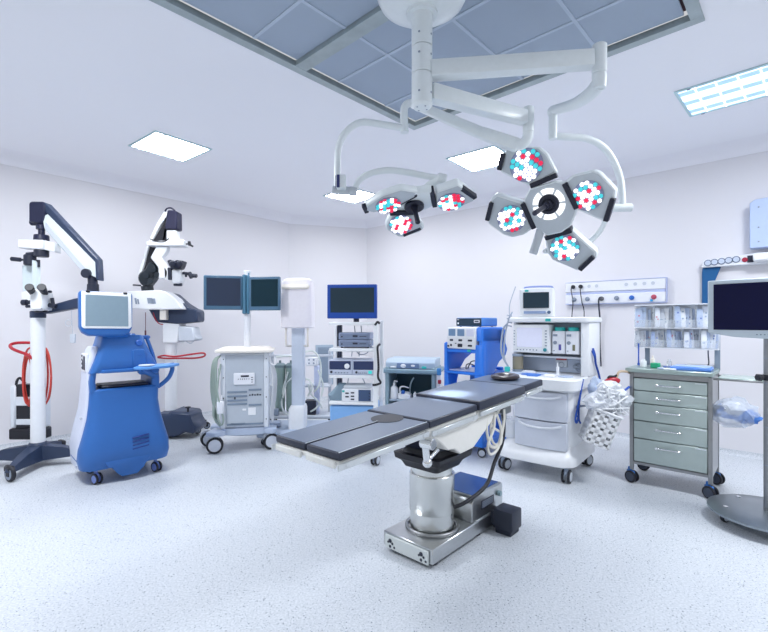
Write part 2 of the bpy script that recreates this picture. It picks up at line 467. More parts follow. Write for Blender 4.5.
def barbox(m, p0, p1, w0, h0, w1=None, h1=None, bev=.006):
    p0 = Vector(p0); p1 = Vector(p1); w1 = w1 or w0; h1 = h1 or h0
    d = (p1-p0).normalized(); s_ = d.cross(Vector((0, 0, 1))).normalized(); u = s_.cross(d)
    vs = []
    for p, w_, h_ in ((p0, w0, h0), (p1, w1, h1)):
        vs += [p+s_*w_/2+u*h_/2, p-s_*w_/2+u*h_/2, p-s_*w_/2-u*h_/2, p+s_*w_/2-u*h_/2]
    bm = bmesh.new(); v = [bm.verts.new(x) for x in vs]
    for f in ((0, 1, 2, 3), (7, 6, 5, 4), (0, 4, 5, 1), (1, 5, 6, 2), (2, 6, 7, 3), (3, 7, 4, 0)): bm.faces.new([v[i] for i in f])
    bmesh.ops.recalc_face_normals(bm, faces=bm.faces[:])
    if bev: bmesh.ops.bevel(bm, geom=bm.edges[:], offset=bev, segments=2, affect='EDGES', profile=.5)
    m.addbm(bm)
BK = mat('black lamp trim', '#161a2e', .4)
LEDW = mat('white light diode', (1, 1, 1, 1), .3, emit=1.0)
LEDR = mat('red light diode', rgb('#d82048'), .3, emit=.5)
LEDC = mat('cyan light diode', rgb('#3cbcc4'), .3, emit=.5)
LENS = mat('clear grey lens cup', '#8e94b4', .15, spec=.7)
rl = random.Random(5)
def pod(par, outline, P0, n, strip, grip, lens, lr, thick=.075, lift0=.024):
    """one lamp pod; pixel outline unprojected on its own plane"""
    n = Vector(n).normalized()
    O = [on_plane(x, y, P0, n) for x, y in outline]
    m = MB(); m.slab(O, -n, thick, bev=.014, seg=3); o = m.build('lamp_pod', LAMPW, par, world=True)
    # rim-inset underside
    c = sum(O, Vector())/len(O)
    m = MB(); m.slab([c+(p-c)*.9+n*.0005 for p in O], n, .004, bev=.002); m.build('underside_panel', LAMPG, o, world=True)
    k = on_plane(lens[0], lens[1], P0, n)+n*.006
    u, v, _ = axes(n)
    m = MB(); m.lathe([(lr*1.06, 0), (lr*1.06, .005), (lr*.98, .005), (lr*.96, .002), (.001, .002)], k, n, 36); m.build('lens_cup', LENS, o, world=True)
    led = MB(); rad = lr/6.6; st = rad*2.25; q0 = rl.random()*.5
    for i in range(-4, 5):
        for j in range(-4, 5):
            x = (i+j*.5)*st; y = j*st*.866
            if x*x+y*y > (lr*.93)**2: continue
            a = rl.random(); led.mi = 0 if a < .58 else (1 if a < .78 else 2)
            p = k+u*(x*math.cos(q0)-y*math.sin(q0))+v*(x*math.sin(q0)+y*math.cos(q0))
            led.rings([(p+n*.0025, rad), (p+n*.008, rad*.95), (p+n*.012, rad*.6)], u, v, 10)
    led.build('diode_array', [LEDW, LEDR, LEDC], o, world=True)
    for nm, seg_, w_, lift in (('rubber_strip', strip, .032, lift0), ('grip', grip, .03, lift0)):
        if not seg_: continue
        a, b = [on_plane(x, y, P0, n) for x, y in seg_]
        d = (b-a).normalized(); s_ = d.cross(n)
        m = MB(); m.slab([a-s_*w_/2+n*lift, b-s_*w_/2+n*lift, b+s_*w_/2+n*lift, a+s_*w_/2+n*lift], -n, thick*.9 if nm == 'rubber_strip' else thick*.6, bev=.004)
        m.build(nm, BK, o, world=True)
    return o
# --- large lamp
n = Vector((-.50, -.76, -.42)).normalized(); P0 = W(546, 207, 2.9)
t = thing('surgical_lamp', 'large surgical lamp head with four diode pods around a black handle', 'surgical lamp', P0, 0)
m = MB(); barbox(m, (cx+.05, cy, 2.795), (1.13, 2.435, 2.82), .08, .09, .07, .09); m.build('extension_arm', LAMPW, t, world=True)
m = MB(); kx, ky = 1.165, 2.434
m.cyl((kx, ky, 2.90), (kx, ky, 2.74), .038, seg=28, bev=.006); m.cyl((kx, ky, 2.739), (kx, ky, 2.66), .038, .034, seg=28, bev=.004)
m.build('knuckle', LAMPW, t, world=True)
J = W(553, 112, 2.9)
m = MB(); p1 = J+Vector((0, 0, .01)); m.tube([(kx, ky, 2.69), (kx-.01, ky+.10, 2.68), (kx-.03, ky+.25, 2.70), tuple(p1)], .040, seg=14, sm=6, r2=.03); m.sph(J, .036)
m.build('spring_arm', LAMPW, t, world=True)
m = MB(); m.cyl(J+Vector((0, 0, .02)), W(553, 139.5, 2.9), .027, seg=22, bev=.004); m.build('swivel_joint', LAMPW, t, world=True)
m = MB(); m.tube([W(553, 136, 2.9), W(566, 137, 2.9), W(586, 138.5, 2.92), W(602, 146, 2.95), W(613, 160, 2.98), W(620, 178, 3.0), W(622, 196, 3.0), W(622.3, 208, 3.0)], .0225, seg=14, sm=6)
m.build('yoke_arm', LAMPW, t, world=True)
m = MB(); m.cyl(W(604, 208, 3.0), W(631.5, 207.5, 3.0), .027, seg=20, bev=.004)
m.tube([W(606, 213, 3.03), W(603, 226, 3.08), W(596, 236, 3.12), W(586, 244, 3.14), W(573, 250, 3.14), W(560, 251.5, 3.12), W(544, 251, 3.1)], .017, seg=12, sm=5)
m.build('yoke_bracket', LAMPW, t, world=True)
m = MB(); m.cyl(W(541, 229, 3.0), W(533, 254, 3.03), .027, seg=20, bev=.005); m.build('pivot_cylinder', LAMPG, t, world=True)
hubpts = [(529, 189), (556, 181), (566, 183), (578, 208), (571, 226), (561, 233), (547, 236), (536, 229), (524, 206), (524, 199)]
m = MB(); O = [on_plane(x, y, P0, n) for x, y in hubpts]; m.slab(O, -n, .06, bev=.01, seg=2); hb = m.build('hub', LAMPW, t, world=True)
c = on_plane(550, 207, P0, n)
m = MB(); m.slab([c+(p-c)*.94+n*.0005 for p in O], n, .003, bev=.001); m.build('hub_plate', LAMPG, hb, world=True)
RING = mat('translucent lit ring', (1, 1, 1, 1), .4, emit=.6)
k = on_plane(549, 204, P0, n)+n*.004
m = MB(); u, v, _ = axes(n)
for j in range(6):                     # segmented light ring
    P_ = []
    a0, a1 = math.radians(j*60+5), math.radians(j*60+55)
    for r, aa in ((.100, (a0, a1)), (.066, (a1, a0))):
        for q in range(7):
            a = aa[0]+(aa[1]-aa[0])*q/6; P_.append(k+(u*math.cos(a)+v*math.sin(a))*r)
    m.slab(P_, n, .005)
m.build('light_ring', RING, hb, world=True)
m = MB(); m.lathe([(.063, 0), (.063, .014), (.055, .018), (.04, .018), (.036, .010), (.02, .010)], k, n, 36); m.lathe([(.028, .01), (.028, .03), (.018, .032)], k, n, 24)
hd = m.build('handle_socket', BK, hb, world=True)
m = MB(); hn = Vector((-.68, -.60, -.45)).normalized(); e = k+hn*.19; m.cyl(k+n*.01, k+hn*.06, .02, seg=18); m.cyl(k+hn*.05, e, .014, .017, seg=18, bev=.004); m.sph(e, .017)
m.build('sterile_handle', mat('dark handle', '#33364a', .3), t, world=True)
pod(t, [(500, 172), (505, 149), (510, 146), (540, 147), (548, 154), (558, 173), (531, 187), (512, 178)], P0-n*.02, n+Vector((.10, -.02, .12)), [(530.5, 186), (557, 175)], [(503.5, 153), (499.5, 170)], (526.5, 165), .098)
pod(t, [(564, 182), (572, 175), (593, 170), (599, 172), (616, 190), (614, 200), (606, 222), (597, 219), (577, 210)], P0-n*.02, n+Vector((-.12, .02, .06)), [(565, 183), (577.5, 208.5)], [(613.5, 198), (606, 221)], (588, 195.5), .085)
pod(t, [(491, 198), (496, 194), (522, 202), (534, 228), (524, 235), (512, 238), (503, 235), (487, 223)], P0-n*.02, n+Vector((.10, 0, -.03)), [(523, 203), (534.5, 228)], [(492, 202), (487.5, 220)], (511.5, 218.5), .088)
pod(t, [(545, 241), (571, 229), (597, 252), (597, 258), (583, 270), (577, 271), (552, 260), (547, 253)], P0-n*.02, n+Vector((0, .02, -.12)), [(545.5, 237.5), (572, 229.5)], [(593.5, 256), (580, 269)], (565, 247.5), .088)
for o in [x for x in COL.objects if x.name.startswith('grip')][1:2]: pass

# --- small lamp
n2 = Vector((.05, -.34, -.94)).normalized(); Q0 = W(411, 206, 3.0)
t2 = thing('surgical_lamp', 'smaller surgical lamp with three diode pods, hanging left of the large one', 'surgical lamp', Q0, 0)
m = MB(); K2 = Vector((.905, 2.82, 2.64)); barbox(m, (cx+.05, cy+.02, 2.682), (.875, 2.80, 2.67), .08, .09, .065, .082); m.build('extension_arm', LAMPW, t2, world=True)
m = MB(); m.cyl((.905, 2.82, 2.745), (.905, 2.82, 2.585), .034, seg=26, bev=.005); m.tube([(.905, 2.82, 2.60), (.90, 2.83, 2.55), (.87, 2.84, 2.52), (.82, 2.86, 2.525)], .033, seg=16, sm=6); m.build('knuckle', LAMPW, t2, world=True)
E = W(404, 103, 3.0)
m = MB(); barbox(m, (.85, 2.85, 2.515), (.62, 2.90, 2.62), .06, .085, .055, .075, .015); barbox(m, (.63, 2.90, 2.615), tuple(E+Vector((.05, 0, 0))), .052, .07, .045, .055, .012); m.build('spring_arm', LAMPW, t2, world=True)
m = MB(); m.tube([E+Vector((.09, 0, -.01)), E+Vector((.04, 0, 0)), E+Vector((.008, 0, -.02)), E+Vector((0, 0, -.07)), W(404.5, 131, 3.0)], .026, seg=14, sm=5); m.cyl(W(404.5, 128, 3), W(404.5, 132.5, 3), .028, seg=18); m.build('swivel_joint', LAMPW, t2, world=True)
m = MB(); m.tube([W(404, 128, 3), W(394, 126.5, 3), W(378, 123.8, 3), W(363, 122.2, 3), W(353, 126, 3), W(344.5, 134, 3), W(339, 146, 3), W(337.5, 160, 3), W(337.3, 178, 3), W(337.3, 190, 3)], .0225, seg=14, sm=6)
m.build('yoke_arm', LAMPW, t2, world=True)
m = MB(); m.box(*[f(a) for a in ()], ) if False else None
m = MB(); p = W(337, 190, 3); m.cyl(p+Vector((-.03, 0, 0)), W(349, 191, 3), .028, seg=18, bev=.004); m.cyl(W(349, 191, 3), W(357, 191.5, 3), .03, seg=18, bev=.004)
m.build('pivot_cylinder', LAMPG, t2, world=True)
m = MB(); q = W(338.5, 183, 2.96); m.box(q.x-.012, q.x+.05, q.y-.04, q.y+.012, q.z-.045, q.z+.045, .006); kp = m.build('control_panel', LAMPW, t2, world=True)
m = MB(); m.box(q.x-.017, q.x-.0125, q.y-.036, q.y+.008, q.z-.04, q.z+.04, .002); m.box(q.x-.008, q.x+.012, q.y-.045, q.y-.041, q.z-.042, q.z+.042, .002); m.build('keypad', mat('blue keypad', '#24306a', .3), kp, world=True)
m = MB(); m.tube([W(355, 190, 3), W(358, 182, 3), W(366, 175.5, 3), W(378, 171.5, 3), W(392, 170.5, 3), W(410, 173, 3), W(428, 176.5, 3), W(440, 178.5, 3)], .021, seg=14, sm=6); m.build('yoke_bracket', LAMPW, t2, world=True)
m = MB(); m.cyl(W(437, 178, 3), W(446, 180, 3), .036, seg=22, bev=.006); m.tube([W(438, 180, 3), W(431, 185, 3.02), W(424, 191, 3.04), W(420, 196, 3.04)], .03, seg=12, sm=4); m.build('pivot_joint', LAMPW, t2, world=True)
hp = [(398, 204), (404, 196), (418, 193), (432, 192), (436, 205), (424, 211), (414, 213), (393, 212)]
O = [on_plane(x, y, Q0, n2) for x, y in hp]
m = MB(); m.slab(O, -n2, .06, bev=.01, seg=2); hb = m.build('hub', LAMPW, t2, world=True)
k = on_plane(414, 205.5, Q0, n2)+n2*.003
m = MB(); m.lathe([(.066, 0), (.066, .014), (.056, .019), (.03, .012)], k, n2, 36); m.build('handle_socket', BK, hb, world=True)
m = MB(); e = W(418, 223, 2.93); m.cyl(k+n2*.005, k+(e-k)*.35, .026, .018, seg=18); m.cyl(k+(e-k)*.3, e, .015, .017, seg=18, bev=.004); m.build('sterile_handle', BK, t2, world=True)
def n2t(a, b, c): return (n2+Vector((a, b, c))).normalized()
pod(t2, [(436, 192), (458, 184.5), (463, 188), (476, 197), (475, 201), (457, 208.5), (436, 206)], Q0, n2t(-.0, -.05, 0), [(431.5, 191.5), (435, 207)], [(461.5, 189), (475.5, 198.5)], (451, 201), .085, thick=.06, lift0=.006)
pod(t2, [(418, 191.5), (417, 196), (397, 206.5), (372, 213), (364, 211), (366, 206), (382, 195.5), (402, 189)], Q0, n2t(.12, 0, 0), [(418, 194.5), (396, 206)], [(364, 206.5), (367, 213)], (388, 204.5), .08, thick=.05, lift0=.004)
pod(t2, [(391, 215), (415, 214), (425, 228), (421, 232), (404, 237.5), (398, 237), (386, 230), (385, 225)], Q0, n2t(0, -.32, .1), [(390, 213.8), (414, 213)], [(403, 235.5), (421, 228)], (401, 224), .078, thick=.06, lift0=.006)
# ------------------------------------------------------------------ operating table
LX = Vector((.671, .741, 0)).normalized(); LW = Vector((.741, -.671, 0)).normalized()
FCx, FCy = -.368, 2.10
tr = thing('operating_table', 'grey padded operating table on a polished steel column and base', 'operating table', (FCx+LX.x*1.0, FCy+LX.y*1.0, 0), 0)
pit = math.atan(.0467)
Xp = (LX*math.cos(pit)+Vector((0, 0, math.sin(pit)))); Zp = LW.cross(Xp)*1.0
if Zp.z < 0: Zp = -Zp
o3 = Vector((FCx, FCy, .83))
# local: x along table from foot end, y to the right-hand side, z up from the pad surface
TM = Matrix(((Xp.x, LW.x, Zp.x, o3.x), (Xp.y, LW.y, Zp.y, o3.y), (Xp.z, LW.z, Zp.z, o3.z), (0, 0, 0, 1)))
BMx = Matrix(((LX.x, LW.x, 0, FCx+LX.x), (LX.y, LW.y, 0, FCy+LX.y), (0, 0, 1, 0), (0, 0, 0, 1)))
def pad(x0, x1, y0, y1, z0=-.055, z1=0, cut=None, name='mattress_section'):
    m = MB(TM); m.mi = 0
    pts = [(x0, y0), (x1, y0), (x1, y1), (x0, y1)] if not cut else cut
    m.prism(pts, z0, z1, 'z', bev=.009, seg=2); o = m.build(name, PADE, tr, world=True)
    c = (sum(p[0] for p in pts)/len(pts), sum(p[1] for p in pts)/len(pts))
    m = MB(TM)
    e = .012
    q = []
    for p in pts:
        q.append((p[0]+(e if p[0] < c[0] else -e), p[1]+(e if p[1] < c[1] else -e)))
    m.prism(q, z1-.002, z1+.0018, 'z'); m.build('pad_top', PAD if name != 'x' else PAD, o, world=True)
    return o
hw = .24
def arc(cx_, cy_, r, a0, a1, k=8): return [(cx_+r*math.cos(math.radians(a0+(a1-a0)*i/k)), cy_+r*.95*math.sin(math.radians(a0+(a1-a0)*i/k))) for i in range(k+1)]
# leg pads with the round cut-out between them
pad(.0, .648, -hw, -.006, -.034)
pad(.0, .648, .006, hw, -.034)
m = MB(TM); m.lathe([(.001, .0026), (.092, .0026), (.092, .004), (.001, .0045)], (.575, 0, 0), (0, 0, 1), 36); m.build('round_cutout_dark', mat('dark cutout shade', '#1d2230', .5), tr, world=True)  # flat black disc puts the dark of the open cut-out into colour
m = MB(TM)
for y in (-.004, hw-.012): m.box(.004, .5 if y < 0 else .64, y-.0028, y+.0028, .001, .0045, .001)
m.build('pad_piping', mat('pale piping', '#cfd8e2', .5), tr, world=True)
pad(.656, 1.15, -hw, hw, -.036, .004)
pad(1.156, 1.80, -hw-.012, hw+.012, -.036, .022)
pad(1.812, 2.14, -hw-.0, hw+.0, -.028, .02)
# side frame and rails
FRW = mat('ivory table frame', '#e4e5e2', .4)
m = MB(TM)
m.box(.0, .63, -hw+.015, hw-.015, -.060, -.036, .006); m.box(.64, 1.15, -hw+.01, hw-.01, -.10, -.038, .006)
m.box(1.16, 1.80, -hw+.01, hw-.01, -.09, -.038, .006); m.box(1.82, 2.13, -hw+.04, hw-.04, -.06, -.03, .006)
m.build('top_frame', FRW, tr, world=True)
m = MB(TM)
for sgn in (-1, 1):
    y = sgn*(hw+.006)
    for x0, x1, zz in ((-.02, .63, -.056), (.66, 1.13, -.066), (1.17, 1.79, -.060), (1.83, 2.10, -.05)):
        m.box(x0, x1, y-.006, y+.006, zz-.014, zz+.014, .003)
        for x in (x0+.05, x1-.05): m.cyl((x, y-sgn*.02, zz), (x, y+sgn*.009, zz), .008, seg=10)
m.build('side_rail', mat('pale steel rail', '#d4d9dc', .3, .35), tr, world=True)
# end profile of the leg rails
m = MB(TM); m.box(-.018, .0, -hw+.02, -.02, -.066, -.036, .005); m.box(-.018, .0, .02, hw-.02, -.066, -.036, .005); m.build('end_bracket', FRW, tr, world=True)
# white shroud under seat and back
m = MB(TM)
m.prism([(.72, -.10), (1.42, -.10), (1.38, -.155), (1.14, -.27), (.99, -.27), (.93, -.225), (.86, -.215), (.80, -.16)], .13, hw-.03, 'y', bev=.006)
m.prism([(.72, -.10), (1.42, -.10), (1.38, -.155), (1.14, -.27), (.99, -.27), (.93, -.225), (.86, -.215), (.80, -.16)], -hw+.03, -.13, 'y', bev=.006)
m.build('shroud', mat('ivory shroud', '#ecebe6', .4), tr, world=True)
m = MB(TM)
m.prism([(.80, -.10), (1.36, -.10), (1.15, -.25), (.86, -.25)], -.13, .13, 'y', bev=.004); m.build('tilt_drive', DARK, tr, world=True)
m = MB(TM)   # leg joint hardware
for y in (-.20, .20):
    m = MB(TM)
    m.cyl((.655, y-.02, -.12), (.655, y+.04*(1 if y > 0 else 0)+.02, -.12), .03, seg=18, bev=.003)
    m.cyl((.655, y, -.09), (.67, y, -.23), .02, seg=14); m.sph((.672, y, -.235), .028); m.cyl((.67, y-.01, -.235), (.80, y-.02, -.20), .012, seg=10)
    m.build('hinge', CHROME, tr, world=True)
# black bellows plate on the column
m = MB(BMx)
m.loft([(.50, -.13, .13, -.13, .13, .03), (.535, -.145, .145, -.15, .15, .03), (.555, -.175, .20, -.17, .17, .02), (.59, -.18, .21, -.175, .175, .02)])
m.loft([(.59, -.14, .14, -.14, .14, .03), (.64, -.11, .12, -.12, .12, .03), (.70, -.10, .14, -.12, .12, .03)])
m.build('bellows', BLACK, tr, world=True)
m = MB(BMx)
m.lathe([(.137, .12), (.137, .225)], seg=48); m.lathe([(.140, .225), (.142, .228), (.142, .455), (.138, .46)], seg=48); m.lathe([(.128, .45), (.128, .505)], seg=48)
m.build('column', mat('spun stainless steel', '#d6d8d6', .24, 1, var=.03), tr, world=True)
m = MB(BMx); m.torus((0, 0, .122), .158, .012, seg=48); m.build('column_collar', STEELD, tr, world=True)
m = MB(BMx)
m.prism([(-.25, -.187), (.60, -.187), (.60, .187), (-.25, .187)], .028, .115, 'z', bev=.005)
bs = m.build('base', STEEL, tr, world=True)
m = MB(BMx)
m.prism([(.19, .115), (.19, .24), (.22, .275), (.59, .275), (.60, .26), (.60, .115)], -.175, .175, 'y', bev=.006); bx_ = m.build('drive_housing', STEEL, bs, world=True)
m = MB(BMx); m.box(.235, .575, -.155, .155, .2755, .2785, .001); m.build('housing_lid', mat('blue steel lid', '#5f7fae', .25, .7), bs, world=True)
m = MB(BMx); m.box(.30, .47, .176, .1775, .17, .225, .001)
m.mi = 1
for k in range(4): m.box(.315, .455, .1776, .1782, .180+k*.011, .184+k*.011, 0)
m.build('rating_plate', [DARK, GREYM], bs, world=True)
m = MB(BMx); m.cyl((.535, .176, .215), (.535, .195, .215), .018, seg=16); m.build('socket', TEALG, bs, world=True)
m = MB(BMx)
m.box(-.264, -.2505, -.165, .165, .022, .105, .006)
m.mi = 1
for y in (-.12, .115):
    m.cyl((-.2655, y, .075), (-.262, y, .075), .013, seg=12); m.cyl((-.2655, y+.018, .062), (-.262, y+.018, .062), .008, seg=10); m.cyl((-.2655, y-.016, .064), (-.262, y-.016, .064), .007, seg=10)
    m.cyl((-.2655, y, .042), (-.262, y, .042), .009, seg=10); m.cyl((-.2655, y+.033, .043), (-.262, y+.033, .043), .007, seg=10)
m.build('front_plate', [mat('pale front plate', '#cfd6d6', .4), DARK], bs, world=True)
m = MB(BMx)
for x in (-.18, .30, .52):
    for y in (-.13, .13): m.cyl((x, y, 0), (x, y, .03), .035, seg=16)
m.build('foot', DARK, bs, world=True)
m = MB(BMx); m.box(.40, .545, .205, .345, .03, .16, .012, seg=2); m.box(.42, .52, .18, .21, .04, .13, .004); m.box(.41, .53, .22, .33, .0, .032, .002); m.build('pedal_housing', mat('black moulded housing', '#1f2638', .45), tr, world=True)
# cables hanging under the back section
m = MB(TM)
m.tube([(1.62, .16, -.10), (1.60, .18, -.22), (1.55, .19, -.34), (1.45, .18, -.46), (1.30, .20, -.56), (1.10, .17, -.61), (1.0, .10, -.64)], .0125, seg=10, sm=8)
for k in range(24): pass
m.build('power_cable', BLACK, tr, world=True)
m = MB(TM); m.box(1.58, 1.68, .12, .20, -.155, -.10, .008); m.cyl((1.63, .16, -.15), (1.62, .17, -.20), .02, seg=14); m.build('connector', STEELD, tr, world=True)
m = MB(TM)
m.tube([(1.33, .20, -.10), (1.31, .21, -.22), (1.36, .21, -.32), (1.45, .21, -.33), (1.50, .21, -.24), (1.46, .2, -.12)], .009, seg=8, sm=6)
m.tube([(1.42, .21, -.10), (1.38, .22, -.2), (1.30, .22, -.29), (1.33, .22, -.36), (1.44, .22, -.34), (1.54, .21, -.2), (1.57, .2, -.11)], .009, seg=8, sm=6)
m.tube([(1.36, .18, -.10), (1.42, .19, -.2), (1.52, .2, -.27), (1.5, .2, -.34), (1.4, .2, -.30), (1.38, .2, -.18), (1.50, .2, -.1)], .008, seg=8, sm=6)
m.build('coiled_hose', mat('ivory hose', '#e6e4dc', .45), tr, world=True)
# gel ring on the head section
p = TM @ Vector((2.0, -.01, .023)); M = Matrix.Translation(Vector((0, 0, 0))) @ Matrix.Rotation(0, 4, 'Z')
zz = TM.to_3x3() @ Vector((0, 0, 1))
m = MB(); m.lathe([(.045, .004), (.07, .0), (.10, .002), (.113, .016), (.108, .032), (.088, .040), (.066, .036), (.05, .022), (.03, .014), (.001, .014)], (0, 0, 0), zz, 40)
solo(m, 'head_ring', mat('maroon black gel', '#2a2029', .3, coat=.5), 'round dark gel head ring lying on the head end of the operating table', 'head ring', p)
# ------------------------------------------------------------------ left side: two microscopes, blue cart, monitor cart
def star_base(m, c, legs, h0=.21, h1=.10, w0=.16, w1=.07):
    m.cyl((0, 0, .07), (0, 0, h0+.02), .10, .075, seg=24, bev=.01)
    for a, L_ in legs:
        d = Vector((math.cos(a), math.sin(a), 0)); s_ = Vector((-d.y, d.x, 0)); vs = []
        for r, w_, zb, zt in ((0, w0, .055, h0), (L_*.55, (w0+w1)/2, .075, (h0+h1)/2+.02), (L_*.97, w1, .085, h1+.015), (L_, w1*.8, .088, h1)):
            vs += [d*r+s_*w_/2+Vector((0, 0, zb)), d*r-s_*w_/2+Vector((0, 0, zb)), d*r-s_*w_*.36+Vector((0, 0, zt)), d*r+s_*w_*.36+Vector((0, 0, zt))]
        fs = [[0, 1, 2, 3], [12, 15, 14, 13]]
        for j in range(3):
            for k in range(4): a_ = j*4+k; b_ = j*4+(k+1) % 4; fs.append([a_, a_+4, b_+4, b_])
        m.add(vs, fs)
Y1 = 4.4
o = W(38, 0, Y1)
t = thing('operating_microscope', 'floor microscope on white pole and navy star base, far left beside the blue console', 'microscope', (o.x, Y1, 0))
legs = [(math.radians(a), l) for a, l in ((-77, .50), (-172, .50), (12, .42), (100, .45))]
m = MB(); star_base(m, None, legs); m.build('base', NAVY, t)
for a, l in legs:
    caster(t, l*.93*math.cos(a), l*.93*math.sin(a), .07, GREYM, BLACK, yaw=a+.9, twin=False, hz=.12)
m = MB(); m.cyl((0, 0, .22), (0, 0, 1.45), .061, seg=32, bev=.004); m.build('column', WHITE, t)
m = MB(); m.px([(32, 312), (33, 308), (78, 299), (97, 297), (99, 306), (80, 308), (46, 313)], Y1, .09, .008); m.cyl((0, 0, 1.44), (0, 0, 1.50), .066, seg=24, bev=.006); m.build('swing_arm', NAVY, t, world=False) if False else None
m = MB(); m.px([(47, 314), (47, 307), (78, 298.5), (97, 297), (99, 306), (80, 308)], Y1, .09, .008); m.cyl(W(38, 318, Y1), W(38, 311, Y1), .066, seg=24, bev=.006); m.build('swing_arm', NAVY, t, world=True)
m = MB(); m.cyl(W(93, 298, Y1), W(93, 284, Y1), .055, .05, seg=20, bev=.004); m.cyl(W(90, 274, Y1)-Vector((0, .07, 0)), W(90, 274, Y1)+Vector((0, .07, 0)), .045, seg=20); m.cyl(W(93, 286, Y1), W(92, 270, Y1), .042, seg=20); m.build('pivot', DARK, t, world=True)
m = MB(); m.px([(45, 217.5), (51, 214.8), (99, 261.5), (99.6, 279), (97.5, 277.5), (86, 273), (47.5, 230)], Y1, .085, .006); bo = m.build('boom', mat('pale boom cover', '#dfe9ea', .4), t, world=True)
m = MB(); m.px([(47.8, 203.3), (100, 259.5), (101.2, 281), (98.8, 280), (98, 262.5), (50.5, 214.5), (47, 212)], Y1, .10, .006); m.build('boom_cover', NAVY, bo, world=True)
m = MB(); m.px([(48, 229), (86, 273), (88, 268.5), (49, 223)], Y1, .095, .004); m.build('boom_trim', GREY, bo, world=True)
m = MB(); m.px([(33.5, 205), (35, 203), (48, 203.2), (50, 212), (47, 222), (45, 225), (33.5, 223.5)], Y1, .13, .012)
m.cyl(W(30.5, 222.5, Y1), W(37, 222.5, Y1), .030, seg=18, bev=.01); m.cyl(W(41.5, 224, Y1), W(41.5, 229.5, Y1), .045, seg=20); m.cyl(W(41.5, 229, Y1), W(41.5, 236, Y1), .028, seg=20); m.cyl(W(41.5, 235, Y1), W(41.5, 240.5, Y1), .063, .066, seg=24, bev=.006)
m.build('head_joint', mat('navy black joint', '#1f2340', .4), t, world=True)
m = MB(); m.px([(23, 240.5), (48, 241), (48.5, 250.5), (23.5, 249)], Y1, .14, .008); m.px([(48, 241), (58, 244), (58, 253), (48, 250.5)], Y1, .10, .006); m.build('bracket', WHITE, t, world=True)
m = MB(); m.cyl(W(41.5, 250, Y1), W(41.5, 257, Y1), .062, seg=22, bev=.006); m.px([(28, 253), (41, 252), (41, 256), (28, 256)], Y1, .07, .004)
m.cyl(W(30, 254.5, Y1), W(30, 265.5, Y1), .052, seg=20, bev=.01); m.cyl(W(20, 259.8, Y1-.02), W(28, 259.6, Y1), .010, seg=12); m.cyl(W(11, 258.8, Y1-.03), W(21, 259.8, Y1-.02), .021, seg=16, bev=.005)
m.cyl(W(38.2, 260, Y1), W(38.2, 267, Y1), .016, seg=12); m.build('handle_joint', DARK, t, world=True)
m = MB(); m.px([(23, 266), (34, 262), (34, 290), (23.5, 291)], Y1+.06, .025, .003); m.px([(34, 260), (38.5, 262), (38.5, 291), (34, 290)], Y1+.0, .06, .004); m.build('support_plate', mat('pale bluish plate', '#d5e2e8', .4), t, world=True)
m = MB(); m.px([(35, 290), (46, 289), (50, 296), (49, 309), (47, 311), (35, 311), (34, 303)], Y1-.10, .14, .02); m.px([(22.5, 292), (34, 290), (34, 302), (23, 301)], Y1, .03, .003); hd = m.build('optics_head', WHITE, t, world=True)
m = MB(); m.cyl(W(41, 309, Y1-.10), W(41, 312.5, Y1-.10), .052, seg=24, bev=.004); m.build('objective', BLACK, hd, world=True)
for x in (31, 43.2):
    m = MB(); a = W(x+2, 293.5, Y1-.12); b_ = W(x-1.5, 287.5, Y1-.24); m.cyl(a, b_, .026, .034, seg=20, bev=.006); m.cyl(b_, b_+(b_-a).normalized()*.012, .036, seg=20, bev=.004); m.build('eyepiece', BLACK, hd, world=True)
m = MB()
for a, b_, r in (((22.3, 302.6), (27, 302.4), .028), ((27, 302.4), (33, 302), .018), ((26, 306.5), (34, 306), .014), ((48, 305), (56, 306.5), .022), ((52, 298), (53.5, 307), .016), ((48.5, 291.5), (51.5, 291.8), .012)):
    m.cyl(W(*a, Y1-.1), W(*b_, Y1-.1), r, seg=14, bev=.003)
m.build('focus_knob', DARK, hd, world=True)
# red handle and coiled hoses
m = MB(); yb = Y1+.06
m.tube([W(42, 343.5, yb), W(30, 342.8, yb+.02), (W(17, 343, yb+.02)), W(10.5, 345, yb), W(12, 348.5, yb-.06), W(20, 352, yb-.10), W(28, 355, yb-.12), W(34, 360, yb-.10)], .0145, seg=12, sm=6)
m.build('red_handle', RED, t, world=True)
m = MB()
for k, (c, rx, rz, dy) in enumerate((((30, 377), 7.2, 29, .06), ((33, 379), 8.5, 27, .08), ((43.5, 376), 7.5, 29, .05), ((41, 374), 7.0, 31, .10), ((27.5, 380), 4.6, 24, .03), ((46, 378), 5.2, 24, .09))):
    P_ = [W(c[0]+rx*math.cos(a*math.pi/8), c[1]-rz*math.sin(a*math.pi/8), Y1+dy+.012*math.cos(a)) for a in range(17)]
    m.tube(P_, .0088, seg=8, sm=4)
m.build('coiled_hose', REDH, t, world=True)
m = MB(); yy = Y1+.13
q = W(14.5, 385, yy); q2 = W(47, 427, yy)
m.box(q.x, q.x+.055, yy-.06, yy+.06, q2.z, q.z, .012); m.box(q2.x-.05, q2.x, yy-.06, yy+.06, q2.z, q.z, .012)
a = W(0, 400, yy).z
for y0_, y1_ in ((396, 405), (418, 424)): m.box(q.x+.05, q2.x-.05, yy-.05, yy+.05, W(0, y1_, yy).z, W(0, y0_, yy).z, .006)
cs = m.build('control_box', mat('pale case frame', '#dde4ec', .4), t, world=True)
m = MB(); m.box(q.x+.045, q2.x-.045, yy-.045, yy+.05, q2.z+.0, q.z+.01, .004); m.box(q.x-.005, q2.x+.005, yy-.07, yy+.065, W(0, 438, yy).z, W(0, 427.5, yy).z, .01)
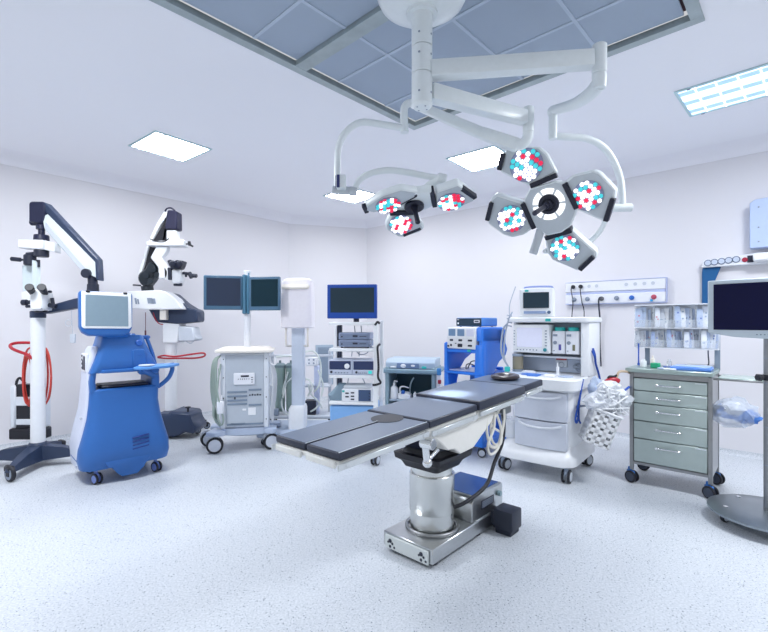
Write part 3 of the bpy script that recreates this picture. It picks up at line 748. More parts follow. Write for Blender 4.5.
m.tube([W(16, 387, yy), W(17, 381, yy), W(20, 378, yy), W(25, 383, yy)], .012, seg=8); m.build('battery_pack', BLACK, cs, world=True)
m = MB(); m.tube([W(71.5, 310, Y1), W(72, 325, Y1), W(73, 335, Y1)], .0025, seg=6)
m.torus(W(68.5, 323, Y1), .03, .0035, (0, 1, 0), 24, 6); m.box(*[v for v in (W(70.5, 0, Y1).x, W(75.5, 0, Y1).x, Y1-.01, Y1+.01, W(0, 343, Y1).z, W(0, 334, Y1).z)], .003); m.build('pull_switch', GREY, t, world=True)

# ------------ second microscope
Y2 = 5.65
o = W(171, 0, Y2)
t = thing('operating_microscope', 'floor microscope behind the blue cart, tall white boom and dark binoculars pointing right', 'microscope', (o.x, Y2, 0))
m = MB()
legs = [(math.radians(a), l) for a, l in ((-38, .50), (-142, .45), (140, .45), (35, .40))]
m.px([(160, 412), (176, 411), (176, 408.5), (196, 411), (197, 417), (202, 426), (200, 431), (190, 429), (184, 433), (160, 434)], Y2-.12, .36, .02)
m.build('base', NAVY, t, world=True)
m = MB(); q = W(188, 412, Y2-.2); m.cyl(q, q-Vector((0, 0, .03))+Vector((0, 0, .08)), .012, seg=10); m.cyl(q+Vector((0, 0, .05)), q+Vector((0, 0, .065)), .033, seg=18, bev=.004); m.cyl(q-Vector((0, 0, .06)), q-Vector((0, 0, .045)), .05, seg=18); m.build('brake_pedal', BLACK, t, world=True)
for px_, py_ in ((197.5, 433.5), (163, 433)):
    g = G(px_, py_); caster(t, g.x-o.x, g.y-Y2, .045, GREYM, BLACK, yaw=.5, twin=False, hz=.10)
for x, y in ((.35, .25), (-.3, .25)): caster(t, x, y, .045, GREYM, BLACK, yaw=.5, twin=False, hz=.12)
m = MB(); m.cyl((0, 0, .22), (0, 0, 1.36), .07, seg=30, bev=.004); m.px([(166, 324), (183, 324), (182, 343), (166, 343)], Y2, .2, .02); m.build('column', WHITE, t, world=False) if False else None
m = MB(); m.cyl((o.x, Y2, .2), (o.x, Y2, 1.36), .07, seg=30, bev=.004); m.px([(166, 322), (183, 323), (182, 343), (166, 343)], Y2, .2, .015); m.build('column', WHITE, t, world=True)
m = MB(); m.px([(182, 326), (196, 327), (197.5, 335), (200, 339), (197, 341), (182, 341)], Y2-.02, .22, .012); m.tube([W(184, 339, Y2-.1), W(190, 343.5, Y2-.1), W(195, 340, Y2-.1)], .006, seg=6); m.build('cable_box', GREY, t, world=True)
m = MB(); m.px([(152.5, 309), (197, 309), (201, 311), (201, 322), (180, 324), (160, 322)], Y2, .22, .012); m.px([(163, 291), (176, 294), (186, 303), (197, 310), (201, 312), (201, 321), (180, 310)], Y2+.02, .24, .012); hz = m.build('rear_housing', NAVY, t, world=True)
m = MB(); m.px([(131, 292), (163, 290.5), (170, 292.5), (179, 299), (186, 309.5), (150, 309.8), (131, 308)], Y2-.12, .20, .01); sh = m.build('arm_housing', WHITE, t, world=True)
m = MB()
for x0, y0, x1, y1 in ((147, 298, 152, 303.5), (151.5, 298.5, 155, 303.7), (134.5, 298, 136.3, 304), (137, 299, 138.5, 304)): m.px([(x0, y0), (x1, y0), (x1+1, y1), (x0+1, y1)], Y2-.222, .004, 0)
m.build('vent', GREYM, sh, world=True)
m = MB(); m.px([(161.5, 309), (168, 309), (168, 320), (161.5, 320)], Y2-.12, .10, .006); m.build('cream_plate', CREAM, t, world=True)
m = MB(); m.tube([W(153, 311, Y2-.1), W(155, 318, Y2-.12), W(159, 323.5, Y2-.1), W(166, 325, Y2-.09), (W(167, 328, Y2-.08))], .006, seg=8); m.build('red_cable', RED, t, world=True)
Yb = Y2-.1
m = MB(); m.px([(139, 276), (143, 274), (150.5, 246), (161, 226), (171, 212), (165, 212), (157, 226), (149, 244)], Yb, .07, .005)
bo = m.build('boom', WHITE, t, world=True)
m = MB(); m.px([(143, 279), (157, 279), (160, 265), (163, 251), (168, 247), (171, 236), (168, 222), (168, 213), (172, 212), (156, 238), (150, 246)], Yb+.02, .055, .005); m.build('boom_core', BLACK, bo, world=True)
m = MB(); m.px([(140, 279.5), (141, 274), (147, 270), (152, 262), (157, 264), (160, 270), (156, 280), (150, 287), (144, 286)], Yb-.02, .14, .02)
for x, y in ((146, 276), (153, 270), (150, 281), (157, 275)): m.cyl(W(x, y, Yb-.12), W(x, y, Yb-.07), .035, seg=16, bev=.006)
m.cyl(W(133, 285, Yb), W(141, 285.5, Yb), .01, seg=8); m.cyl(W(147, 286, Yb), W(148, 292, Yb), .07, seg=20); m.build('boom_joint', mat('dark green grey joint', '#1c2630', .4), t, world=True)
m = MB(); m.px([(170, 211.5), (174, 211.5), (179.5, 212.5), (179.8, 230.5), (167, 230.5)], Yb-.06, .15, .012); m.tube([W(165, 211.5, Yb-.05), W(167, 208.6, Yb-.05), W(171, 208, Yb-.05), W(175, 210.8, Yb-.05)], .010, seg=8); m.build('head_drive', mat('dark violet housing', '#1a1b38', .4), t, world=True)
m = MB(); m.px([(168.5, 231), (178, 231), (178, 244), (168.5, 244)], Yb-.06, .11, .008); m.px([(149, 242.5), (179, 241), (186, 240.5), (186, 247), (150, 246.8)], Yb-.06, .16, .01)
m.px([(158, 247), (169, 247), (168, 252), (163, 258), (166, 265), (170, 272), (169, 279), (160, 279), (160, 268), (152, 258)], Yb-.06, .10, .012); m.build('head_arm', WHITE, t, world=True)
m = MB(); m.tube([W(150, 239, Yb-.14), W(156, 241.3, Yb-.14), W(164, 241.5, Yb-.14), W(169, 238.5, Yb-.14)], .007, seg=8); m.build('guard_wire', BLACK, t, world=True); m = MB(); m.cyl(W(186, 244, Yb-.06), W(191, 244, Yb-.06), .008, seg=8); m.cyl(W(189, 241.5, Yb-.06), W(190, 245.5, Yb-.06), .018, seg=12); m.cyl(W(189.5, 244.5, Yb-.06), W(193, 246.5, Yb-.06), .012, seg=12); m.build('control_lever', BLACK, t, world=True)
m = MB(); m.px([(173.5, 270), (182, 270), (183.5, 282), (181, 284), (174, 284)], Yb-.10, .12, .012); m.px([(165, 266), (170, 268), (169, 280), (166, 280)], Yb-.08, .06, .005); hd = m.build('optics_head', WHITE, t, world=True)
m = MB(); m.px([(169, 261), (173, 260), (175, 263), (178, 260.5), (183, 261), (185.5, 261.5), (183.5, 267), (182, 269.5), (174, 269.5), (171, 266)], Yb-.12, .12, .01)
m.cyl(W(172.5, 263, Yb-.20), W(172.5, 264, Yb-.30), .033, seg=16, bev=.005); m.cyl(W(179.5, 263, Yb-.20), W(179.5, 264, Yb-.30), .033, seg=16, bev=.005)
m.px([(168.5, 268), (172.5, 267.5), (172.5, 280), (169, 280)], Yb-.14, .06, .005); m.cyl(W(178, 283, Yb-.1), W(178, 286, Yb-.1), .05, seg=18, bev=.004); m.build('eyepiece', DARK, hd, world=True)
m = MB(); m.cyl(W(183, 273, Yb-.1), W(190, 274, Yb-.1), .018, seg=12); m.cyl(W(189, 272.5, Yb-.1), W(192, 278, Yb-.1), .026, seg=14, bev=.004); m.cyl(W(192, 275.5, Yb-.1), W(197, 276, Yb-.1), .024, seg=14, bev=.004); m.cyl(W(186, 273, Yb-.1), W(186, 277, Yb-.1), .014, seg=10); m.build('focus_knob', DARK, hd, world=True)
m = MB(); m.tube([W(158, 357, Y2-.1), W(164, 355.5, Y2-.16), W(175, 356.5, Y2-.16), W(190, 354.5, Y2-.17), W(203, 353, Y2-.15), W(204.5, 356, Y2-.13), W(196, 358, Y2-.10), W(180, 358.3, Y2-.1), W(165, 358.3, Y2-.1), W(158, 357.5, Y2-.1)], .011, seg=10, sm=5); m.build('red_handle', RED, t, world=True)

# ------------ blue cart with tilted screen
cx_, cy_ = -2.29, 4.03; ang = math.radians(43.4)
t = thing('surgery_console', 'curvy bright blue rolling console with tilted grey screen on top and side tray', 'medical console', (cx_, cy_, 0), ang)
for x, y in ((-.235, .03), (.245, .03)): caster(t, x, y-.0, .047, LILAC, LILAC, yaw=math.radians(-70), twin=True, hz=.17, wid=.02)
for x, y in ((-.21, .40), (.22, .40)): caster(t, x, y-.0, .047, LILAC, LILAC, yaw=math.radians(-40), twin=True, hz=.17, wid=.02)
m = MB()
m.loft([(.115, -.30, .315, .03, .46, .08), (.13, -.355, .35, -.03, .50, .11), (.20, -.37, .362, -.06, .52, .13), (.30, -.365, .355, -.065, .52, .13), (.42, -.335, .325, -.04, .50, .12), (.56, -.305, .29, -.01, .47, .10), (.68, -.293, .275, .01, .45, .09), (.80, -.285, .275, .015, .44, .07), (.815, -.27, .265, .03, .43, .06)])
bd = m.build('lower_body', BLUE, t)
m = MB()   # curved apron in front between the casters
m.prism([(-.17, .14), (-.135, .135), (-.10, .08), (-.06, .045), (.06, .045), (.11, .09), (.155, .16), (.19, .2), (-.2, .2)], -.062, .40, 'y', bev=.012, seg=2); m.build('apron', BLUE, t)
m = MB()
for k in range(4):
    z = .365-k*.032
    m.prism([(.02, z-.004), (.155, z+.012), (.155, z+.024), (.02, z+.008)], -.0672, -.02, 'y', bev=.003)
m.build('vent_slot', mat('shadowy slot blue', '#1c3d86', .6), bd)
m = MB()   # arms at both sides of the opening
m.loft([(.79, -.285, -.235, .03, .40, .02), (.88, -.29, -.245, .02, .40, .022), (.98, -.275, -.235, .02, .40, .02)])
m.loft([(.79, .20, .275, .03, .40, .02), (.88, .205, .275, .03, .40, .022), (.98, .20, .265, .03, .40, .02)])
m.build('side_arm', BLUE, t)
m = MB()
m.loft([(.955, -.29, .265, .01, .41, .03), (.975, -.283, .262, .0, .42, .05), (1.06, -.25, .225, .01, .40, .05), (1.20, -.205, .165, .03, .38, .05), (1.265, -.19, .145, .04, .37, .05), (1.28, -.175, .13, .05, .36, .04)])
ub = m.build('upper_body', BLUE, t)
m = MB(); m.prism([(.035, 1.0), (.155, 1.0), (.14, 1.13), (.13, 1.15), (.045, 1.15), (.035, 1.14)], -.0, .03, 'y', bev=.006); m.build('door_panel', BLUE, ub)
m = MB(); m.cyl((.095, .045, 1.21), (.095, .015, 1.21), .028, seg=24, bev=.006); m.box(.08, .11, -.003, .01, 1.10, 1.106, .001); m.build('round_knob', BLUED, ub)
m = MB(); m.box(-.20, .18, .04, .28, .818, .845, .01); m.build('keyboard_shelf', DARK, t)
m = MB()
m.loft([(.13, -.365, -.30, .10, .44, .03), (.3, -.375, -.30, .09, .46, .03), (.45, -.35, -.28, .08, .45, .03), (.62, -.315, -.26, .08, .42, .03), (.82, -.30, -.25, .08, .40, .03), (1.0, -.295, -.24, .08, .38, .03), (1.15, -.27, -.20, .08, .36, .03), (1.18, -.25, -.20, .10, .34, .03)])
sp = m.build('side_panel', mat('lilac white panel', '#d4daec', .4), t)
m = MB()
m.box(-.305, -.28, .12, .30, .96, 1.12, .004); m.mi = 1
m.box(-.309, -.304, .13, .20, .98, 1.10, .001)
for k in range(4): m.cyl((-.311, .25, 1.10-k*.035), (-.303, .25, 1.10-k*.035), .009, seg=10)
m.box(-.309, -.303, .22, .24, .98, 1.06, .001); m.build('connector_panel', [WHITE2, DARK], sp)
m = MB(); m.box(-.345, -.32, .12, .15, .555, .575, .004); m.cyl((-.36, .12, .16), (-.375, .12, .16), .008, seg=8); m.build('latch', GREY, sp)
# neck and screen
m = MB(); m.loft([(1.26, -.17, .03, .03, .25, .06), (1.285, -.20, .03, .0, .26, .06), (1.305, -.20, .03, .0, .26, .06), (1.315, -.18, .01, .02, .24, .06)])
m.prism([(-.215, 1.30), (-.21, 1.35), (-.18, 1.38), (-.12, 1.38), (-.09, 1.35), (-.085, 1.30)], .03, .12, 'y', bev=.015, seg=2)
m.box(-.02, .08, .04, .22, 1.24, 1.295, .015); m.build('screen_neck', BLUE, t)
SM = Matrix.Translation((-.165, .02, 1.475)) @ Matrix.Rotation(math.radians(-7), 4, 'X') @ Matrix.Rotation(math.radians(1), 4, 'Y') @ Matrix.Diagonal((.86, 1, 1, 1))
m = MB(SM); m.prism([(-.235, .165), (-.23, .19), (.23, .19), (.238, .165), (.232, -.12), (.21, -.165), (.15, -.195), (-.15, -.195), (-.21, -.165), (-.232, -.12)], -.015, .07, 'y', bev=.014, seg=3); sc = m.build('screen_housing', BLUE, t)
m = MB(SM); m.prism([(-.218, .185), (.222, .185), (.224, -.118), (.20, -.135), (-.20, -.135), (-.218, -.118)], -.024, .01, 'y', bev=.006, seg=2); m.build('screen_bezel', WHITE, sc)
m = MB(SM); m.box(-.187, .19, -.0265, -.02, -.115, .155, .002); m.build('screen', SCRG, sc)
m = MB(SM)
for x in (-.165, .165): m.box(x-.018, x+.018, -.032, -.0, .172, .192, .005)
m.build('clip', BLACK, sc)
# instrument tray and its loop arm on the right
m = MB(); m.prism([(-.235, .04), (-.20, -.02), (.02, -.045), (.20, -.02), (.24, .03), (.235, .1), (-.2, .1)], .955, .985, 'z', bev=.008, seg=2)
m.build('handle_bar', BLUE, t)
m = MB(); m.prism([(.0, -.16), (.04, -.22), (.12, -.25), (.30, -.19), (.42, -.06), (.43, -.02), (.37, .03), (.24, .05), (.08, -.04)], .985, 1.008, 'z', bev=.006, seg=2)
tr_ = m.build('tray', BLUEL if False else mat('tray blue', '#5b97dd', .35), t)
m = MB(); m.lathe([(.045, 1.009), (.06, 1.010), (.066, 1.017), (.062, 1.022), (.05, 1.018), (.001, 1.018)], (.11, -.15, 0)); m.build('tray_dish', GREY, tr_)
m = MB(); m.tube([(.37, .0, 1.01), (.375, .0, .95), (.355, .02, .88), (.32, .05, .83), (.27, .07, .79), (.24, .08, .80), (.25, .08, .88)], .02, seg=10, sm=6); m.box(.08, .26, -.02, .05, .92, .98, .02); m.tube([(.1, -.05, .98), (.18, .0, .93), (.24, .05, .90)], .03, seg=10, sm=4); m.build('tray_arm', BLUE, t)
m = MB(); m.cyl((.175, .12, 1.27), (.175, .12, 1.49), .003, seg=8); m.cyl((.175, .12, 1.26), (.175, .12, 1.32), .008, seg=8); m.build('antenna', mat('dark red stalk', '#6c3040', .5), t)
m = MB(); m.box(.12, .21, .09, .16, 1.24, 1.275, .01); m.tube([(.18, .10, 1.25), (.225, .08, 1.1), (.25, .06, .96)], .016, seg=10); m.build('side_rail', BLUE, t)

# ------------ cart with two monitors
ang = math.radians(12)
t = thing('monitor_cart', 'pale grey equipment cart with two dark monitors on a pole and side hoses', 'medical cart', (-1.50, 4.86, 0), ang)
tx, ty = t.location.x, t.location.y
for x, y, yaw in ((-.31, .0, .1), (.27, .05, .25), (-.42, .30, .3), (.30, .42, -.2)):
    caster(t, x, y, .088, mat('pale wheel disc', '#ccd2de', .4), GREY, yaw=yaw, twin=True, hz=.19, wid=.024)
m = MB()
m.loft([(.165, -.17, .17, .03, .40, .12), (.185, -.25, .25, -.02, .45, .12), (.25, -.25, .25, -.02, .46, .10)])
for x, y in ((-.30, .03), (.28, .06)):
    m.prism([(x-.10, y-.05), (x+.0, y-.10), (x+.09*(1 if x < 0 else .6), y-.06), (x+(.18 if x < 0 else .05), y+.12), (x-(.04 if x < 0 else .18), y+.16)], .185, .235, 'z', bev=.012, seg=2)
for x, y in ((-.33, .36), (.30, .40)):
    m.prism([(x-.07, y-.08), (x+.07, y-.10), (x+.07, y+.07), (x-.07, y+.07)], .185, .23, 'z', bev=.01, seg=2)
m.build('base', mat('light blue grey base', '#b3c0d6', .4), t)
m = MB(); m.box(-.235, .235, .03, .40, .255, 1.06, .01); m.box(-.255, -.205, .02, .42, .25, 1.07, .006); m.box(.195, .245, .02, .42, .25, 1.07, .006); cab = m.build('cabinet', mat('pale cabinet paint', '#dbe1ea', .4), t)
m = MB(); m.box(-.20, .19, .022, .032, .29, 1.04, .003); fp = m.build('front_panel', mat('grey front panel', '#b9c2cd', .45), cab)
m = MB(); m.box(-.12, .10, -.002, .024, .72, .85, .008); dp = m.build('display_unit', WHITE2, cab)
m = MB()
m.box(-.045, .04, -.005, -.001, .806, .825, .001)
for k in range(6): m.cyl((-.07+k*.022, -.005, .785), (-.07+k*.022, 0, .785), .005, seg=8)
for x, z in ((.07, .80), (.07, .775), (.07, .75)): m.box(x-.008, x+.012, -.005, -.001, z-.004, z+.004, .001)
m.build('button', DARK, dp)
m = MB()
for x0, x1, z in ((-.185, .02, .645), (-.185, .02, .60), (-.185, .02, .555), (-.185, .02, .515), (.035, .17, .665), (.035, .17, .50), (-.19, .19, .295), (-.15, .0, .30)):
    m.box(x0, x1, .012, .026, z-.011, z+.009, .002)
m.build('vent', mat('slate vent', '#7d8da0', .5), fp)
m = MB()
for k in range(5): m.box(.04+k*.027, .056+k*.027, .014, .026, .60, .612+.006*(k % 2), .001)
for x in (-.225, .22):
    for z in (.34, .58, .8, 1.0): m.cyl((x, .014, z), (x, .022, z), .006, seg=8)
m.box(-.115, -.10, .014, .026, .565, .60, .001); m.build('connector', DARK, fp)
m = MB(); m.box(.03, .11, .015, .026, .39, .47, .001); m.box(-.03, .01, .015, .026, .44, .46, .001); m.build('label_sticker', WHITE, fp)
m = MB(); m.loft([(1.065, -.29, .28, -.03, .46, .06), (1.075, -.315, .30, -.05, .48, .07), (1.095, -.315, .30, -.05, .48, .07), (1.10, -.28, .27, -.02, .45, .06), (1.12, -.26, .25, .0, .43, .06)]); m.build('top_shelf', CREAM, t)
m = MB(); m.cyl((.0, .28, 1.11), (.0, .28, 1.98), .038, seg=22, bev=.003); m.box(-.04, .04, .25, .31, 1.96, 1.985, .006); m.cyl((-.03, .24, 1.22), (-.03, .25, 1.22), .008, seg=8); m.build('pole', WHITE2, t)
m = MB(); m.box(-.05, -.008, .20, .26, 1.49, 1.935, .01); m.box(-.004, .03, .20, .26, 1.49, 1.925, .01); m.box(-.045, .03, .23, .30, 1.5, 1.93, .01); m.box(.012, .026, .21, .24, 1.925, 1.955, .002); m.build('hinge_spine', mat('steel blue spine', '#4d7e9a', .4), t)
def monitor_l(x0, x1, z0, z1, rot, scr, tilt=0):
    M = Matrix.Translation(((-.05 if x1 <= 0 else .028), .215, 0)) @ Matrix.Rotation(rot, 4, 'Z')
    m = MB(M); m.box(x0, x1, -.02, .03, z0, z1, .008); o = m.build('monitor', MONF, t)
    m = MB(M); m.box(x0+.03, x1-.018, -.0225, -.018, z0+.045, z1-.028, .001); m.build('screen', scr, o)
monitor_l(-.405, -.0, 1.535, 1.915, math.radians(4), mat('dark plum screen', '#20304a', .15, spec=.6))
monitor_l(.0, .365, 1.53, 1.905, math.radians(-22), SCRT)
m = MB()
rr_ = random.Random(3)
for k in range(6):
    x = -.275-.009*k-.008*(k % 2); y = .02+.03*k
    m.tube([(-.27, y+.03, 1.03), (x-.02, y, .97), (x-.025-.004*k, y-.01, .75), (x-.035, y, .55), (x-.05+.01*k, y, .40), (x-.0, y+.02, .30), (x+.04, y+.04, .26)], .010, seg=8, sm=5)
m.tube([(-.25, .0, .95), (-.28, -.03, .7), (-.25, -.03, .5), (-.22, -.02, .36), (-.245, -.01, .30), (-.28, .0, .40), (-.29, .02, .6), (-.27, .03, .9)], .009, seg=8)
m.build('ribbed_hose', mat('slate green hose', '#9fb0a8', .5), t)
m = MB()
for k in range(4):
    m.tube([(.25, .06+k*.05, 1.0), (.285+k*.012, .06+k*.05, .8), (.28+k*.012, .06+k*.05, .55), (.26+k*.01, .06+k*.05, .38), (.29, .07+k*.05, .30)], .007, seg=7)
m.tube([(.26, .03, .95), (.31, .0, .93), (.33, .0, .98), (.30, .02, 1.03)], .007, seg=7)
m.build('side_cable', HOSEW, t)
m = MB(); m.box(-.285, -.215, -.04, .01, .42, .56, .012); m.box(-.28, -.265, -.03, .0, .56, .62, .004); m.box(-.245, -.23, -.03, .0, .56, .62, .004); m.build('cable_holder', WHITE2, t)
# ------------------------------------------------------------------ column scanner, suction cart, endoscopy tower, grey workstation
x0 = W(298.5, 0, 5.3).x
t = thing('x_ray_column', 'tall white column unit with rounded head, left of the shelved endoscopy tower', 'x-ray unit', (x0, 5.3, 0))
m = MB()
m.loft([(.16, -.095, .085, -.13, .12, .02), (.39, -.095, .09, -.12, .10, .02), (.43, -.078, .078, -.10, .09, .02)]); m.build('foot', WHITE, t)
m = MB(); m.loft([(.42, -.07, .07, -.07, .07, .015), (1.43, -.07, .07, -.07, .07, .015)]); m.build('column', mat('pale blue column', '#d0daea', .4), t)
m = MB()
def hs(z, w_, y0_, r): return (z, -w_, w_, y0_, .11, r)
m.loft([hs(1.33, .165, -.17, .05), hs(1.34, .178, -.19, .06), hs(1.70, .178, -.19, .06), hs(1.80, .176, -.185, .06), hs(1.88, .165, -.16, .06), hs(1.905, .135, -.12, .06), hs(1.915, .09, -.08, .05)]); hd = m.build('head', mat('warm white head', '#f0ecf2', .4), t)
m = MB(); m.loft([(1.775, -.15, .15, -.215, -.15, .02), (1.79, -.155, .155, -.225, -.15, .03), (1.81, -.155, .155, -.215, -.15, .02), (1.83, -.14, .14, -.20, -.14, .02)]); m.build('grip_rail', CREAM, hd)
m = MB()
for s_ in (-1, 1): m.tube([(s_*.125, -.10, 1.34), (s_*.125, -.10, 1.15), (s_*.12, -.05, 1.12), (s_*.06, -.0, 1.12)], .011, seg=8)
m.build('handle', CREAM, t)
m = MB(); m.prism([(-.42, -.28), (.45, -.42), (.62, .1), (.5, .38), (-.45, .38)], .10, .165, 'z', bev=.02, seg=2); m.build('base', mat('pale blue grey base', '#b9c7dc', .4), t)
for x, y in ((-.34, -.2), (.38, -.30), (-.35, .3), (.45, .28)): caster(t, x, y, .04, GREY, GREYM, yaw=.6, hz=.11)

# ---- suction cart
Y = 5.95
o = W(300, 0, Y)
t = thing('suction_cart', 'cart with grey green suction canisters and looping hoses behind the white column unit', 'suction cart', (o.x, Y, 0))
k = Y/450
m = MB(); m.box(-.45, .48, -.2, .25, .16, .20, .01); m.box(-.42, -.38, .1, .14, .2, 1.02, .004); m.box(.36, .40, .1, .14, .2, 1.02, .004); m.box(-.46, .42, .09, .15, .93, .96, .006); m.box(-.42, .40, -.1, .2, .55, .57, .004); m.build('frame', GREY, t)
for x, y in ((-.4, -.15), (.42, -.15), (-.4, .2), (.42, .2)): caster(t, x, y, .05, GREY, DARK, yaw=.4, hz=.16)
for j, x in enumerate((-.245, -.10)):
    m = MB(); m.lathe([(.055, .24), (.062, .26), (.07, .80), (.074, .81), (.074, .83), (.05, .85)], (x, -.08, 0), seg=24); c = m.build('canister', mat('smoky green canister', '#8fa59f', .25), t)
    m = MB(); m.lathe([(.078, .81), (.08, .84), (.05, .865), (.02, .87)], (x, -.08, 0), seg=24); m.cyl((x, -.08, .86), (x, -.08, .90), .015, seg=10); m.build('canister_lid', mat('slate lid', '#6c7f86', .4), c)
m = MB(); m.box(.10, .245, -.12, .02, .83, .94, .01); cb = m.build('control_head', WHITE2, t)
m = MB()
for x, z in ((.14, .91), (.20, .91), (.14, .865), (.20, .865)): m.cyl((x, -.122, z), (x, -.112, z), .012, seg=10)
m.build('dial', GREYM, cb)
m = MB(); m.box(.08, .23, -.14, .02, .2, .38, .01); m.build('pump', DARK, t)
m = MB(); m.box(.20, .265, -.10, .0, .2, .83, .01); m.build('upright', mat('lilac upright', '#c2cbe6', .4), t)
def q_(x, y, d=0): return W(x, y, Y-.15+d)
m = MB()
for pts in ([(283, 398), (286, 385), (292, 378), (300, 374)], [(288, 372), (282, 395), (283, 410), (289, 414), (296, 402)], [(305, 352), (313, 351), (319, 358), (321, 370), (319, 385), (314, 392)], [(308, 384), (311, 394), (317, 400), (322, 408)], [(303, 408), (308, 412), (315, 409), (320, 403)], [(276, 357), (287, 356), (300, 357)], [(301, 378), (309, 380), (312, 388), (308, 396)], [(318, 370), (323, 385), (321, 398)]):
    m.tube([q_(x, y, .03*(i % 2)) for i, (x, y) in enumerate(pts)], .012, seg=8, sm=6)
m.build('suction_hose', mat('milky hose', '#d7dfdd', .35), t, world=True)
m = MB(); m.box(-.30, -.24, -.20, -.14, .2, .29, .008); m.cyl((-.33, -.15, .2), (-.33, -.15, .24), .03, seg=12); m.build('foot_switch', GREYM, t)

# ---- low return-air grille on the short back wall
d = (PL[2]-PL[1]).normalized(); n_ = ns[1]
def onwall(px_, i): # point on wall i below pixel column
    ray = Vector(((px_-384)/F, 1, 0)); a = PL[i]; nn = ns[i]
    return ray*(a.dot(nn)/ray.dot(nn))
a = onwall(315.5, 1); b = onwall(333, 1); zt = H-(345-HY)/F*a.y; zb = H-(385-HY)/F*a.y
M = Matrix(((d.x, n_.x, 0, a.x), (d.y, n_.y, 0, a.y), (0, 0, 1, 0), (0, 0, 0, 1))); wd = (b-a).length
t = thing('air_grille', 'grey return air grille low on the short back wall, behind the endoscopy tower', 'air vent', (a.x, a.y, zb))
m = MB(M); m.box(0, wd, 0, .02, zb, zt, .004); m.build('grille_frame', GREYB, t, world=True)
m = MB(M); m.box(.04, wd-.04, .018, .024, zb+.04, zt-.04, .001)
for j in range(22): z = zb+.06+j*(zt-zb-.12)/21; m.box(.045, wd-.045, .022, .03, z-.006, z+.004, 0)
m.build('louvre', mat('slate grille', '#8b9cb0', .5), t, world=True)

# ---- endoscopy tower
ang = math.radians(-6)
t = thing('endoscopy_tower', 'white shelved endoscopy tower with a royal blue framed monitor on top', 'medical tower', (-.31, 4.5, 0), ang)
k = 4.5/450
def zz_(y, Y=4.5): return H-(y-HY)/F*Y
for x, y in ((-.22, .04), (.235, -.07), (-.22, .42), (.22, .42)): caster(t, x, y, .05, GREY, GREYM, yaw=1.2, hz=.14)
m = MB()
m.box(-.26, .26, .0, .45, .13, .17, .01)
m.box(.205, .25, .0, .05, .17, 1.37, .004); m.box(.225, .26, .40, .44, .17, 1.42, .004); m.box(-.265, -.24, .36, .42, .17, 1.36, .004)
m.tube([(.24, .02, 1.37), (.24, .03, 1.40), (.24, .10, 1.40)], .012, seg=8); m.build('frame', WHITE, t)
m = MB(); m.box(-.235, -.19, .36, .42, .17, 1.37, .006); m.box(.17, .195, .40, .43, .17, 1.2, .004); m.build('cable_channel', mat('dark navy channel', '#232c44', .4), t)
for y in (323.5, 350, 376.8, 403.5):
    z = zz_(y); m = MB(); m.box(-.245, .215, .0, .42, z-.016, z+.016, .006); m.build('shelf', WHITE, t)
m = MB(); z = zz_(405); m.box(-.24, .22, .02, .42, z-.28, z-.012, .012); db = m.build('drawer', BLUEL, t)
m = MB(); m.cyl((.0, .2, 1.37), (.0, .2, 1.55), .03, seg=16); m.box(-.06, .06, .1, .28, 1.37, 1.385, .004); m.build('monitor_bracket', DARK, t)
m = MB(); m.box(-.268, .238, .02, .075, zz_(318.5), zz_(284.2), .006); mo = m.build('monitor', MONB, t)
m = MB(); m.box(-.235, .21, .0185, .022, zz_(312.5), zz_(287.5), .001); m.build('screen', SCRS, mo)
# devices on the tower: things of their own
def tower_pos(x, y, z): p = Matrix.Rotation(ang, 4, 'Z') @ Vector((x, y, 0)); return (t0.x+p.x, t0.y+p.y, z)
t0 = t.location.copy()
zs = zz_(350)+.0162
b1 = thing('light_source', 'stacked grey blue box with dark slots on the second tower shelf', 'medical device', tower_pos(.01, .04, zs), ang)
for z0_, nm in ((.012, 0), (.086, 1)):
    m = MB(); m.box(-.165, .155, 0, .28, z0_, z0_+.07, .008); c = m.build('casing', mat('grey violet casing', '#8e9bb8', .4), b1)
    m = MB(); m.box(-.15, .14, -.003, .002, z0_+.012, z0_+.055, .001); m.mi = 1; m.box(-.02, .03, -.006, -.002, z0_+.026, z0_+.044, .001); m.cyl((-.13, -.006, z0_+.03), (-.13, -.001, z0_+.03), .008, seg=10); m.box(.05, .12, -.006, -.002, z0_+.03, z0_+.036, 0); m.build('front_panel', [mat('slate violet panel', '#76849f', .4), DARK], c)
m = MB()
for x in (-.14, .13):
    for y in (.04, .24): m.cyl((x, y, 0), (x, y, .013), .012, seg=10)
m.build('foot', BLACK, b1)
zs = zz_(376.8)+.0162
b2 = thing('video_processor', 'wide navy fronted twin device with round white dial on the third tower shelf', 'medical device', tower_pos(-.015, .0, zs), ang)
m = MB(); m.box(-.235, .005, 0, .3, .004, .15, .006); m.box(.008, .228, 0, .3, .004, .15, .006); m.box(-.22, .21, .01, .29, 0, .006, 0); c = m.build('casing', mat('pale lilac casing', '#c1cade', .4), b2)
m = MB(); m.box(-.225, -.008, -.003, .002, .055, .14, .002); m.box(.02, .22, -.003, .002, .055, .14, .002); m.build('dark_panel', mat('navy panel', '#25345e', .3), c)
m = MB(); m.cyl((-.045, -.016, .09), (-.045, 0, .09), .026, seg=24, bev=.003); m.cyl((-.045, -.02, .09), (-.045, -.014, .09), .014, seg=16); m.build('dial', WHITE, c)
m = MB()
for x, r in ((-.205, .012), (-.02+.07, .012)): m.cyl((x, -.008, .03), (x, 0, .03), r, seg=12)
m.build('socket', DARK, c)
m = MB(); m.box(.17, .205, -.005, .001, .015, .045, .002); m.build('power_switch', mat('lit teal switch', '#38c9c4', .4, emit=.3), c)
m = MB()
for k_ in range(5): m.box(-.17+.03*k_, -.152+.03*k_, -.004, .001, .018, .03, .001); m.box(.07+.018*k_, .08+.018*k_, -.004, .001, .018, .03, .001)
m.build('button', GREYM, c)
zs = zz_(403.5)+.0162
